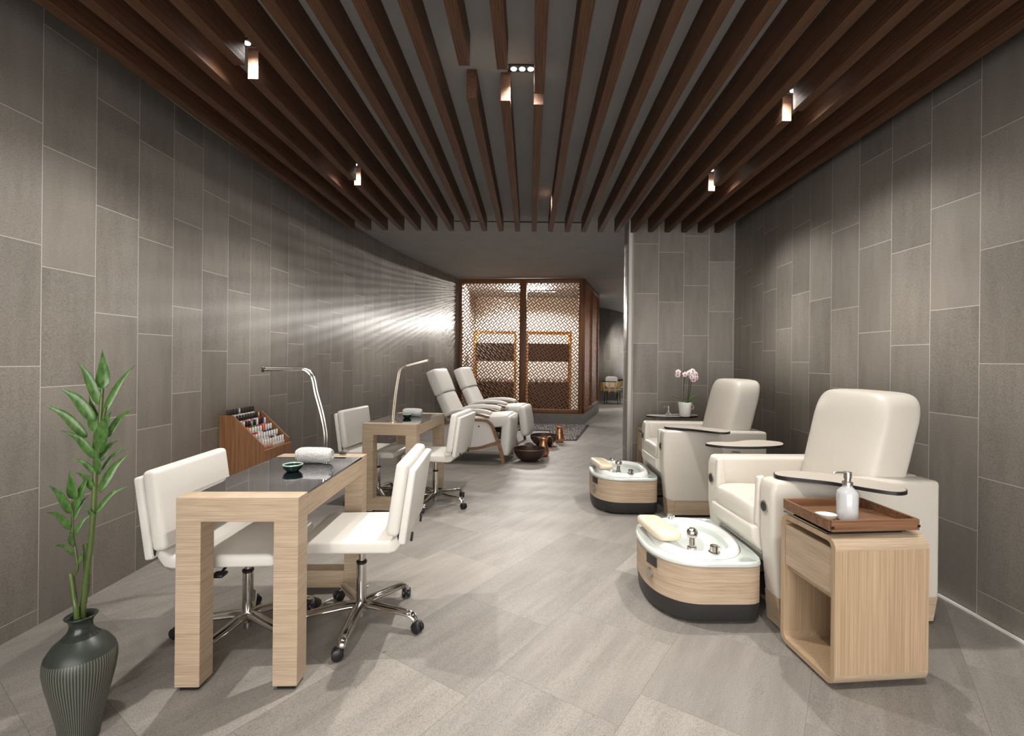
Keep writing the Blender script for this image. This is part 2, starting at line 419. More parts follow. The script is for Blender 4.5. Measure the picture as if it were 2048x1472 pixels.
# ------------------------------------------------------------------ ceiling slats
SLW, SLH, SZ = .059, .170, 2.888
gaps = {3: [(2.575, 2.70), (4.225, 4.34)], 19: [(2.985, 3.11), (4.27, 4.395)], 9: [(2.56, 2.87)], 10: [(2.59, 2.90)], 11: [(2.82, 2.94)]}
def slat_bm(y0, y1):
    return B(-SLW / 2, SLW / 2, y0, y1, 0, SLH, bev=.0015, seg=1)
ORD = ['first', 'second', 'third', 'fourth', 'fifth', 'sixth', 'seventh', 'eighth', 'ninth', 'tenth', 'eleventh', 'twelfth']
for k in range(23):
    x = -2.16 + .2 * k
    cuts = gaps.get(k, [])
    edges = [-1.6] + [c for g in cuts for c in g] + [5.855]
    segs = list(zip(edges[::2], edges[1::2]))
    side = ('%s from the left wall' % ORD[k]) if k < 12 else ('%s from the right wall' % ORD[22 - k])
    if len(segs) == 1:
        o = mk('wooden_slat', slat_bm(*segs[0]), M['slat'], loc=(x, 0, SZ), smooth=False)
        tag(o, 'unbroken walnut ceiling slat, %s, running front to back' % side, 'ceiling slat', 'walnut slats under the ceiling')
    else:
        for i, s in enumerate(segs):
            wh = ['near piece', 'far piece'] if len(segs) == 2 else ['near piece', 'middle piece', 'far piece']
            o = mk('wooden_slat', slat_bm(*s), M['slat'], loc=(x, 0, SZ), smooth=False)
            tag(o, '%s of the walnut ceiling slat cut for a spotlight, %s' % (wh[i], side), 'ceiling slat', 'walnut slats under the ceiling')

# ------------------------------------------------------------------ ceiling spotlights
def lamp(name, typ, loc, energy, color, target=None, **kw):
    d = bpy.data.lights.new(name, typ); d.energy = energy; d.color = color
    for k, v in kw.items(): setattr(d, k, v)
    o = bpy.data.objects.new(name, d); COL.objects.link(o); o.location = loc
    if target is not None:
        o.rotation_euler = (Vector(target) - Vector(loc)).to_track_quat('-Z', 'Y').to_euler()
    return o
WARM = (1, .945, .875)
def downlight(x, y, n, label, tgt=None, e=90, size=98, blend=1.0, group='recessed ceiling spotlights', dx=.055):
    t = empty('recessed_spotlight', label, 'spotlight', (x, y, H), 0, group)
    w = n * .05 / 2 + .012
    mk('bezel', B(-w, w, -.033, .033, -.010, .0, bev=.002), M['base'], t)
    for i in range(n):
        xi = (i - (n - 1) / 2) * .05
        mk('lens', lathe([(.016, -.014), (.018, -.009)], 14, cx=xi), M['led'], t)
    lamp('spot_light', 'SPOT', (x, y, H - .03), e, WARM, tgt or (x, y, 0), spot_size=R(size), spot_blend=blend, shadow_soft_size=.022)
    lamp('spill_light', 'SPOT', (x, y, H - .03), SPILL, WARM, (x, y, 0), spot_size=R(124), spot_blend=.8, shadow_soft_size=.05)
    return t
SPILL = 48
downlight(-1.56, 2.64, 1, 'single recessed spotlight in the slat gap above the near manicure table', (-1.25, 2.45, 0), e=150, size=84)
downlight(-1.56, 4.28, 1, 'single recessed spotlight in the slat gap above the far manicure table', (-1.35, 4.4, 0), e=125, size=84)
downlight(-.06, 2.85, 3, 'row of three bright recessed spotlights near the middle of the slatted ceiling', (-.35, 2.5, 0), e=240, size=108)
downlight(1.62, 3.05, 2, 'pair of recessed spotlights in the slat gap above the near pedicure chair', (1.35, 2.9, 0), e=165, size=84)
downlight(1.64, 4.33, 2, 'pair of recessed spotlights in the slat gap above the far pedicure chair', (1.4, 4.4, 0), e=155, size=84)
# lamps above and behind the frame of the photograph, and over the recliners
for (x, y, e, tx, ty) in ((-1.1, .95, 100, -1.1, 1.25), (1.15, 1.15, 105, 1.2, 1.5), (0.1, .9, 70, 0, 1.5), (-.9, 6.6, 110, -.9, 6.9), (.35, 7.6, 120, .2, 7.6), (2.0, 9.4, 110, 1.5, 11.0), (2.3, 13.2, 160, 2.3, 14.2), (3.6, 15.2, 240, 3.9, 17.6), (0.2, 5.0, 45, 0.1, 5.2)):
    lamp('spot_light', 'SPOT', (x, y, H - .03), e, WARM, (tx, ty, 0), spot_size=R(98), spot_blend=1.0, shadow_soft_size=.03)
    lamp('spill_light', 'SPOT', (x, y, H - .03), SPILL, WARM, (x, y, 0), spot_size=R(124), spot_blend=.8, shadow_soft_size=.05)

# ------------------------------------------------------------------ lattice screen
def lattice_bm(w, h, g=.050, bw=.0175, depth=.020):
    bm = bmesh.new()
    c45 = math.sqrt(.5)
    def clip(p, q):
        x0, y0 = p; x1, y1 = q; t0, t1 = 0, 1
        for d, a, lo, hi in ((x1 - x0, x0, 0, w), (y1 - y0, y0, 0, h)):
            if abs(d) < 1e-12:
                if a < lo or a > hi: return None
                continue
            ta, tb = (lo - a) / d, (hi - a) / d
            if ta > tb: ta, tb = tb, ta
            t0, t1 = max(t0, ta), min(t1, tb)
        if t0 >= t1: return None
        return ((x0 + (x1 - x0) * t0, y0 + (y1 - y0) * t0), (x0 + (x1 - x0) * t1, y0 + (y1 - y0) * t1))
    def seg(p, q, dep):
        a = ((p[0] - p[1]) * c45 * g + w / 2, (p[0] + p[1]) * c45 * g + h / 2)
        b = ((q[0] - q[1]) * c45 * g + w / 2, (q[0] + q[1]) * c45 * g + h / 2)
        r = clip(a, b)
        if not r: return
        (x0, y0), (x1, y1) = r
        l = math.hypot(x1 - x0, y1 - y0)
        if l < .002: return
        ex, ey = (x1 - x0) / l, (y1 - y0) / l
        nx, ny = -ey * bw / 2, ex * bw / 2
        ring0 = [(x0 + nx, -dep, y0 + ny), (x0 - nx, -dep, y0 - ny), (x0 - nx, dep, y0 - ny), (x0 + nx, dep, y0 + ny)]
        ring1 = [(x1 + nx, -dep, y1 + ny), (x1 - nx, -dep, y1 - ny), (x1 - nx, dep, y1 - ny), (x1 + nx, dep, y1 + ny)]
        loft(bm, [ring0, ring1])
    n = int((w + h) / g / 1.35) + 3
    for i in range(-n, n + 1):
        for vert in (0, 1):
            run = None
            for j in range(-n, n + 1):
                if vert:   # line x=i between cells (i-1,j) and (i,j)
                    present = not (((i - 1 - 2 * j) % 5) == 2)
                else:      # line y=i between cells (j,i-1) and (j,i)
                    present = not (((j - 2 * (i - 1)) % 5) == 1)
                if present and run is None: run = j
                if (not present or j == n) and run is not None:
                    if vert: seg((i, run), (i, j), depth / 2)
                    else: seg((run, i), (j, i), depth / 2 - .0006)
                    run = None
    return bm
SC = Vector((1.11, 10.14, 0)); SL = Vector((-1.53, 10.42, 0)); SR = Vector((1.76, 12.62, 0))
def screen(a, b, name, label, panels, posts):
    d = b - a; ln = d.length; ang = math.atan2(d.y, d.x)
    t = empty(name, label, 'screen', a, ang)
    z0, z1 = .215, H - .002
    x_s = posts[0][0]
    mk('top_rail', B(x_s, ln, -.04, .04, z1 - .10, z1, bev=.003), M['lattice'], t)
    mk('bottom_rail', B(x_s, ln, -.04, .04, z0, z0 + .085, bev=.003), M['lattice'], t)
    for x, w in posts: mk('post', B(x, x + w, -.045, .045, z0, z1 - .001, bev=.003), M['lattice'], t)
    for x0, x1 in panels:
        mk('lattice_panel', lattice_bm(x1 - x0, z1 - .10 - z0 - .085), M['lattice'], t, loc=(x0, 0, z0 + .085), smooth=False)
    return t, ln, ang
ln = (SC - SL).length
screen(SL, SC, 'lattice_screen', 'wide carved wooden lattice screen of two panels facing the room', [(.08, ln - 1.33), (ln - 1.19, ln - .085)], [(0, .08), (ln - 1.33, .14), (ln - .085, .085)])
ln2 = (SR - SC).length
screen(SC, SR, 'lattice_screen', 'side run of the lattice screen turning back beside the corridor', [(.10, ln2 / 2 - .04), (ln2 / 2 + .04, ln2 - .08)], [(.046, .055), (ln2 / 2 - .04, .08), (ln2 - .08, .08)])
bm = bmesh.new(); poly = [SL + Vector((.01, -.05, 0)), SC + Vector((.04, -.05, 0)), SR + Vector((.06, 0, 0)), SR + Vector((-.10, .05, 0)), SC + Vector((-.08, .1, 0)), SL + Vector((.04, .1, 0))]
loft(bm, [[(p.x, p.y, z) for p in poly] for z in (0, .214)])
o = mk('screen_plinth', bm, M['plinth'], smooth=False); tag(o, 'low grey stone plinth carrying the wooden lattice screen', 'plinth')

# room behind the screen
o = mk('wall_inner', B(-1.5, 1.8, 13.3, 13.4, 0, H - .003), M['plaster'], smooth=False); o['kind'] = 'structure'
t = empty('light_strip', 'long glowing ceiling light strip seen through the lattice screen', 'light strip', (0, 12, H), 0)
mk('housing', B(-.66, .66, -.03, .03, -.02, 0, bev=.002), M['base'], t)
mk('diffuser', B(-.64, .64, -.018, .018, -.028, -.0205, bev=.002), M['led'], t)
for i in range(3):
    lamp('strip_light', 'SPOT', (-.5 + .5 * i, 12, H - .1), 120, (1, .93, .84), (-.5 + .5 * i, 12.3, 0), shadow_soft_size=.05, spot_size=R(150), spot_blend=.3)
# the glowing strip itself: one long thin lamp under its housing
st_ = lamp('strip_light', 'AREA', (-.05, 11.96, H - .035), 430, (1, .95, .9), (-.6, 9.0, 1.9), shape='RECTANGLE', size=.85, size_y=.014)
# tall bamboo framed shelf units
def shelf_unit(x0, x1, y, label):
    w = x1 - x0
    t = empty('shelf_unit', label, 'shelf unit', (x0, y, 0), 0, 'bamboo framed units behind the screen')
    for a in (0, w - .05): mk('post', B(a, a + .05, 0, .05, 0, 2.02, bev=.003), M['gold'], t)
    for a in (0, w - .05): mk('post', B(a, a + .05, .45, .50, 0, 2.02, bev=.003), M['gold'], t)
    mk('top_rail', B(.05, w - .05, 0, .05, 1.965, 2.02, bev=.003), M['gold'], t)
    mk('top_rail', B(.05, w - .05, .45, .50, 1.965, 2.02, bev=.003), M['gold'], t)
    mk('side_rail', B(.002, .048, .05, .45, 1.965, 2.02), M['gold'], t)
    mk('side_rail', B(w - .048, w - .002, .05, .45, 1.965, 2.02), M['gold'], t)
    mk('cabinet', B(.055, w - .055, .02, .44, 1.30, 1.73, bev=.004), M['panel_d'], t)
    mk('base_cabinet', B(.055, w - .055, .02, .44, .05, .80, bev=.004), M['panel_d'], t)
    return t
shelf_unit(-1.34, -.32, 11.5, 'left bamboo framed unit with dark cabinets behind the lattice screen')
shelf_unit(-.09, 1.00, 11.5, 'right bamboo framed unit with dark cabinets behind the lattice screen')
def rolled_towel_bm(r=.041, l=.185):
    bm = bmesh.new(); n = 90; path = []
    # outer roll with soft ends
    rings = []
    for k in range(13):
        s = k / 12; x = -l / 2 + l * s
        e = min(1, .78 + .22 * math.sin(PI * min(1, max(0, s)) ) ** .35) if 0 < s < 1 else .74
        rings.append([(x, r * e * math.cos(2 * PI * i / 36) * (1 + .015 * math.sin(3 * i + k)), r + r * e * math.sin(2 * PI * i / 36) * (1 + .015 * math.cos(2 * i + k))) for i in range(36)])
    loft(bm, rings)
    # rolled layers standing proud on each end
    for sx in (-1, 1):
        sp = [(sx * (l / 2 + .001), .9 * r * (.12 + .62 * j / 40) * math.cos(j * .38), r + .9 * r * (.12 + .62 * j / 40) * math.sin(j * .38)) for j in range(41)]
        tube(sp, .0032, 6, bm)
    return bm
tw = None
for i in range(7):
    for u, (x0, w) in enumerate(((-1.34, 1.02), (-.09, 1.09))):
        x = x0 + .12 + i * (w - .24) / 6
        if tw is None:
            tw = mk('rolled_towel', rolled_towel_bm(.05, .3), M['linen']); o = tw
        else:
            o = tw.copy(); COL.objects.link(o)
        o.location = (x, 11.74, .8); o.rotation_euler = (0, 0, PI / 2)
        tag(o, 'white rolled towel, %s from the left on the %s framed unit behind the screen' % (ORD[i], ('left', 'right')[u]), 'towel', 'rolled towels on the %s framed unit' % ('left', 'right')[u])

# pebble bed
bm = bmesh.new()
loft(bm, [[(.38, 8.05, z), (.80, 8.03, z), (1.25, 9.98, z), (-1.3, 10.25, z), (-1.3, 9.15, z), (.38, 9.12, z)] for z in (.0005, .006)])
pb = bmesh.new(); merge(pb, bm, None, 1)
rnd = random.Random(3)
yy = 8.08
while yy < 10.0:
    xr = .80 + (yy - 8.03) / 1.95 * .45 - .03
    xl = .41 if yy < 9.16 else -1.0
    x = xl + rnd.uniform(0, .03)
    while x < xr - .01:
        a = rnd.uniform(.019, .031); b = rnd.uniform(.014, .022); an = rnd.uniform(0, PI); cz = rnd.uniform(.006, .012)
        sq(pb, 0, 0, 0, a, b, rnd.uniform(.010, .016), 1, 1, 8, 5, Matrix.Translation((min(x, xr), yy + rnd.uniform(-.008, .008), cz)) @ Matrix.Rotation(an, 4, 'Z'))
        x += a + rnd.uniform(.018, .03)
    yy += .042
o = mk('pebble_bed', pb, [M['pebble'], M['mortar']], sharp=80)
tag(o, 'dark grey pebble mosaic let into the floor before the lattice screen', 'pebbles', kind='stuff')

# ------------------------------------------------------------------ manicure chairs
def make_chair(label):
    t = empty('manicure_chair', label, 'chair', (0, 0, 0), 0, 'white leather manicure chairs')
    bm = bmesh.new()
    # seat: thick flat cushion, rounded front, rear end curling up towards the backrest
    prof = [(.235, .434), (.246, .450), (.240, .478), (.215, .490), (-.185, .490), (-.225, .515), (-.248, .512), (-.240, .480), (-.212, .440), (-.18, .432)]
    prism(prof, -.225, .225, bev=.012, seg=3, bm=bm)
    mk('seat', bm, M['leather_w'], t, sharp=60)
    bk = Matrix.Translation((-.200, 0, .512)) @ Matrix.Rotation(R(-8), 4, 'Y')
    bm = bmesh.new(); box(bm, -.030, .030, -.270, .270, .012, .352, bev=.022, seg=4, mtx=bk)
    cu = mk('back_cushion', bm, M['leather_w'], t, sharp=60)
    for z in (.332,):
        st = bmesh.new()
        tube([bk @ Vector((.006, -.24, .346)), bk @ Vector((.006, .24, .346))], .0012, 5, st)
        mk('seam', st, M['leather_p'], cu)
    bm = bmesh.new(); box(bm, -.065, -.0305, -.266, .266, -.018, .330, bev=.010, seg=3, mtx=bk)
    mk('back_shell', bm, M['leather_w'], t, sharp=60)
    for s in (-1, 1):
        bm = bmesh.new()
        tube([bk @ Vector(p) for p in ((-.026, s * .250, .055), (-.028, s * .250, .014), (-.034, s * .250, -.004), (-.055, s * .240, -.020))], .006, 8, bm)
        mk('back_bracket', bm, M['black'], t)
    for s, yy in ((-1, -.12), (1, .16)):
        zb = bmesh.new(); box(zb, -.006, .006, -.003, .003, -.045, 0, bev=.002, mtx=bk @ Matrix.Translation((-.078, yy, .01)))
        mk('zip_pull', zb, M['black'], t)
    mk('seat_plate', B(-.11, .11, -.09, .09, .410, .4315, bev=.006), M['black'], t)
    lv = tube([(0.0, -.09, .420), (.01, -.17, .412), (.015, -.2, .409)], .006, 8)
    box(lv, -.012, .038, -.245, -.195, .398, .412, bev=.005)
    mk('lever', lv, M['black'], t)
    bm = bmesh.new()
    lathe([(.014, .30), (.014, .412)], 20, bm)
    co = mk('gas_column', bm, M['steel'], t)
    bm = bmesh.new(); lathe([(.021, .075), (.024, .10), (.024, .30), (.022, .302)], 24, bm)
    lathe([(.018, .035), (.018, .06)], 20, bm)
    mk('column_sleeve', bm, M['chrome'], t)
    mk('column_collar', lathe([(.019, .302), (.026, .304), (.026, .312), (.016, .316)], 20), M['black'], t)
    ba = None
    for k in range(5):
        a = R(17 + 72 * k); c, s = math.cos(a), math.sin(a)
        pts = smooth_path([(.0, 0, .093), (.06, 0, .098), (.15, 0, .092), (.22, 0, .088), (.275, 0, .082), (.298, 0, .066), (.300, 0, .054)], 3)
        pr = [Vector((c * p.x, s * p.x, p.z)) for p in pts]
        n = len(pr) - 1
        rad = [.033 - .012 * min(1, i / n * 1.3) for i in range(n + 1)]
        bm = tube(pr, rad, 12, sx=1.0, sy=.60)
        lg = mk('base_arm', bm, M['chrome'], t)
        cs = bmesh.new()
        m = Matrix.Translation((c * .300, s * .300, 0)) @ Matrix.Rotation(a + .9 + k, 4, 'Z')
        for q in (-1, 1):
            wmt = m @ Matrix.Translation((-.016, q * .0135, .0265)) @ Matrix.Rotation(PI / 2, 4, 'X')
            b2 = lathe([(.020, -.010), (.026, -.006), (.026, .006), (.020, .010)], 20); merge(cs, b2, wmt)
        b2 = bmesh.new(); sq(b2, -.012, 0, .036, .023, .020, .020, .8, .8, 14, 8); merge(cs, b2, m)
        tube([m @ Vector((0, 0, .035)), m @ Vector((0, 0, .062))], .007, 8, cs)
        mk('caster', cs, M['black'], lg)
    return t
cA = make_chair('white leather swivel chair at the left of the near manicure table')
cA.location = (-1.345, 2.285, 0); cA.rotation_euler = (0, 0, R(4))
dup(cA, (-.838, 2.445, 0), R(184), 'white leather swivel chair at the right of the near manicure table, backrest towards the aisle')
dup(cA, (-1.43, 4.60, 0), R(-6.5), 'white leather swivel chair at the wall side of the far manicure table')
dup(cA, (-.855, 4.46, 0), R(172), 'white leather swivel chair at the aisle side of the far manicure table')

for k_ in KIDS(cA):
    if k_.name.startswith('base_arm'): k_.rotation_euler = (0, 0, R(23))
    if k_.name.split('.')[0] in ('base_arm', 'gas_column', 'column_sleeve', 'column_collar', 'seat_plate'): k_.location = (0, .05, 0)
# ------------------------------------------------------------------ manicure tables
def make_table(label):
    """near end (-y) is an open portal, far end (+y) a closed frame with a foot rail"""
    t = empty('manicure_table', label, 'table', (0, 0, 0), 0, 'pale oak manicure tables')
    W, Ld, T, HH = .240, .452, .097, .774
    z0 = .018
    # portal ends with grain running across
    def frame(y0, y1, closed):
        bm = bmesh.new()
        b = .0012
        box(bm, -W, -W + T, y0, y1, z0, HH - T, bev=b, seg=1)
        box(bm, W - T, W, y0, y1, z0, HH - T, bev=b, seg=1)
        box(bm, -W, W, y0, y1, HH - T, HH, bev=b, seg=1)
        if closed: box(bm, -W + T, W - T, y0, y1, z0 + .012, z0 + .012 + T, bev=b, seg=1)
        return bm
    mk('portal_frame', frame(-Ld, -Ld + .088, False), M['oak_x'], t, smooth=False)
    mk('closed_frame', frame(Ld - .088, Ld, True), M['oak_x'], t, smooth=False)
    mk('side_rail', B(-W, -W + .03, -Ld + .0885, Ld - .0885, HH - T, HH - .010), M['oak_x'], t, smooth=False)
    mk('side_rail', B(W - .03, W, -Ld + .0885, Ld - .0885, HH - T, HH - .010), M['oak_x'], t, smooth=False)
    mk('table_bed', B(-W + .031, W - .031, -Ld + .0885, Ld - .0885, HH - .04, HH - .010), M['oak_x'], t, smooth=False)
    mk('glass_top', B(-W + .001, W - .001, -Ld + .089, Ld - .089, HH - .0095, HH - .001, bev=.001, seg=1), M['glass_b'], t, smooth=False)
    dr = mk('drawer', B(-W + .032, -W + .19, -.20, .25, HH - T - .005, HH - .042, bev=.002), M['oak_x'], t)
    for sx in (-1, 1):
        for sy in (-1, 1):
            cy = sy * (Ld - .046)
            mk('foot', B(sx * (W - T / 2) - .036, sx * (W - T / 2) + .036, cy - .034, cy + .034, 0.0, z0, bev=.002), M['black'], t)
    return t
t1 = make_table('pale oak manicure table nearest the vase, with black glass inset and open front')
t1.location = (-1.175, 2.382, 0); t1.rotation_euler = (0, 0, R(1.9))
dup(t1, (-1.158, 4.60, 0), R(175), 'pale oak manicure table further back, closed frame end with foot rail facing out')

# lamps
def make_lamp(label, pts, base, mat, head=True, rz=0):
    t = empty('desk_lamp', label, 'lamp', base, rz)
    pp = smooth_path(pts, 7)
    off = Vector((.0, .0075, 0)) if not head else Vector((0.004, .006, 0.0))
    mk('lamp_base', lathe([(.030, .0), (.030, .010), (.012, .016), (.012, .026)], 20), mat, t)
    bm = bmesh.new()
    tube([p + Vector((.0075, 0, 0)) for p in pp], .0064, 8, bm); tube([p - Vector((.0075, 0, .007)) for p in pp], .0064, 8, bm)
    mk('double_tube_neck', bm, mat, t)
    e = pp[-1]; d = (pp[-1] - pp[-8]).normalized()
    mk('light_bar', tube([e - d * .19 - Vector((0, 0, .009)), e - Vector((0, 0, .009))], .011, 10), mat, t)
    if head: mk('end_cap', tube([e - Vector((0, 0, .006)), e + d * .012 - Vector((0, 0, .006))], .017, 14), M['base'], t)
    return t
# near lamp : base on the far strip of table 1
make_lamp('chrome double-tube lamp clamped to the near manicure table, arm bent flat to the left', [(0, 0, .02), (.002, 0, .12), (-.016, -.01, .24), (-.045, -.02, .36), (-.062, -.02, .44), (-.078, -.03, .478), (-.11, -.04, .500), (-.17, -.08, .503), (-.275, -.15, .503)], (-1.175, 2.792, .774), M['chrome'])
make_lamp('pale gold double-tube lamp on the far manicure table, arm rising to the right', [(0, 0, .02), (.006, 0, .12), (.022, 0, .27), (.042, 0, .40), (.055, 0, .46), (.085, 0, .495), (.15, 0, .515), (.30, .0, .555)], (-1.190, 4.232, .774), M['nickel'], head=False)
# dark clamp lever beside near lamp
o = mk('clamp_screw', tube([(-.03, 0, .012), (.02, .0, .014), (.045, .01, .012)], .004, 8, box(bmesh.new(), .01, .045, -.012, .012, .006, .016, bev=.003)), M['base'], loc=(-1.10, 2.795, .774))
tag(o, 'small dark clamp screw lying beside the near lamp foot', 'clamp')
# foot dimmer by the near table
t = empty('foot_pedal', 'small black and chrome foot pedal under the near manicure table', 'foot pedal', (-1.155, 2.575, 0), R(20))
mk('pedal_base', lathe([(.062, 0), (.066, .008), (.060, .018)], 28), M['steel'], t)
mk('pedal_cap', lathe([(.055, .0185), (.056, .030), (.045, .040), (.02, .044)], 28), M['black'], t)
mk('cable', tube(smooth_path([(.06, .01, .012), (.10, .06, .006), (.20, .10, .006), (.30, .16, .006)]), .004, 6), M['cable'], t)

# rolled towels
o = mk('rolled_towel', rolled_towel_bm(.042, .185), M['towel'], loc=(-1.143, 2.585, .7735), rot=(0, 0, R(-3)))
tag(o, 'thick rolled white terry towel on the black glass of the near manicure table', 'towel')
o = mk('rolled_towel', rolled_towel_bm(.040, .18), M['towel'], loc=(-1.135, 4.72, .7735), rot=(0, 0, R(-4)))
tag(o, 'rolled white terry towel on the far manicure table', 'towel')
def dish(loc, label, r=.046):
    t = empty('ceramic_dish', label, 'dish', loc)
    mk('bowl', lathe([(r * .55, 0), (r * .62, .002), (r * .92, .016), (r * 1.0, .032), (r * .96, .033), (r * .85, .018), (r * .4, .008), (.001, .007)], 28), M['green'], t)
    mk('rim', lathe([(r * 1.01, .030), (r * 1.03, .034), (r * .97, .036), (r * .9, .031)], 28, cap0=False, cap1=False), M['green_in'], t)
    return t
dish((-1.167, 2.395, .7735), 'small green glazed dish in front of the near rolled towel')
dish((-1.160, 4.60, .7735), 'small dark dish in front of the rolled towel on the far manicure table', .04)

# ------------------------------------------------------------------ nail polish rack
t = empty('polish_rack', 'teak nail polish display rack standing against the left wall', 'display rack', (-2.435, 3.80, 0))
D0 = .345; Wd = .42
side = [(0, .04), (D0, .04), (D0, .642), (.105, .874), (0, .874)]
mk('side_panel', prism(side, 0, .016), M['teak_z'], t, smooth=False)
mk('side_panel', prism(side, Wd - .016, Wd), M['teak_z'], t, smooth=False)
mk('back_panel', B(.0, .014, .0165, Wd - .0165, .04, .874), M['teak_z'], t, smooth=False)
mk('front_drawer', B(D0 - .012, D0 + .018, .004, Wd + .004, .07, .600, bev=.001, seg=1), M['teak_z'], t, smooth=False)
st = []
for i in range(6):
    x1 = D0 - .014 - i * .052; z = .590 + i * .0485
    mk('shelf_step', B(x1 - .052, x1, .017, Wd - .017, z - .010, z), M['teak_z'], t, smooth=False)
    st.append((x1 - .026, z))
mk('plinth_base', B(-.0, D0 + .02, -.01, Wd + .01, 0, .039), M['oak_x'], t, smooth=False)
capcol = {'w': M['white_b'], 'k': M['black'], 'o': plain('orange_cap', (.75, .14, .03), .3), 'g': M['steel']}
def glassy(name, c): return plain(name, c, .12, spec=.6, coat=.5, var=.02)
PC = {'clear': glassy('polish_clear', (.72, .62, .55)), 'nude': glassy('polish_nude', (.55, .27, .19)), 'red': glassy('polish_red', (.50, .02, .03)), 'orange': glassy('polish_orange', (.75, .20, .05)),
      'pink': glassy('polish_pink', (.70, .25, .38)), 'blue': glassy('polish_blue', (.05, .12, .45)), 'green': glassy('polish_green', (.02, .30, .16)), 'dark': glassy('polish_dark', (.05, .015, .03)), 'white': glassy('polish_white', (.8, .8, .8))}
cap_me = {}; body_me = {}
def bottle(loc, cap, col, first, label, group):
    t = empty('polish_bottle', label, 'nail polish', loc, 0, group)
    if col not in body_me:
        o = mk('bottle_body', box(bmesh.new(), -.0135, .0135, -.0135, .0135, 0, .034, bev=.005, seg=2), PC[col], t); body_me[col] = o.data
    else:
        o = bpy.data.objects.new('bottle_body', body_me[col]); COL.objects.link(o); o.parent = t
    if cap not in cap_me:
        o = mk('cap', lathe([(.0088, .0345), (.0095, .036), (.0078, .078), (.0065, .080)], 14), capcol[cap], t); cap_me[cap] = o.data
    else:
        o = bpy.data.objects.new('cap', cap_me[cap]); COL.objects.link(o); o.parent = t
rows = [('w' * 10, ['nude', 'nude', 'nude', 'nude', 'nude', 'clear', 'clear', 'clear', 'clear', 'clear'], 'white-capped', 'front row'),
        ('w' * 10, ['blue', 'blue', 'clear', 'white', 'clear', 'clear', 'dark', 'dark', 'white', 'dark'], 'white-capped', 'second row'),
        ('wwwwwwowkw'.replace('k', 'w'), ['orange', 'orange', 'red', 'red', 'white', 'clear', 'dark', 'blue', 'dark', 'dark'], 'white or orange-capped', 'third row'),
        ('kwkkgkwkkw', ['red', 'orange', 'orange', 'red', 'green', 'green', 'red', 'red', 'pink', 'pink'], 'black or white-capped', 'fourth row'),
        ('kkkkkkkkkg', ['pink', 'pink', 'white', 'pink', 'pink', 'white', 'pink', 'white', 'white', 'red'], 'black-capped', 'fifth row'),
        ('kkkkgkkkkk', ['white', 'nude', 'white', 'clear', 'white', 'white', 'clear', 'white', 'white', 'white'], 'black-capped', 'top row')]
for (caps, cols, word, rn), (x, z) in zip(rows, st):
    for i in range(10):
        y = 3.80 + .036 + i * (Wd - .072) / 9
        bottle((-2.435 + x, y, z + .0003), caps[i], cols[i], 0, '%s-capped polish bottle, %s from the camera end, %s of the teak rack' % ({'w': 'white', 'o': 'orange', 'k': 'black', 'g': 'silver'}[caps[i]], ORD[i], rn), 'nail polish bottles, %s of the rack' % rn)

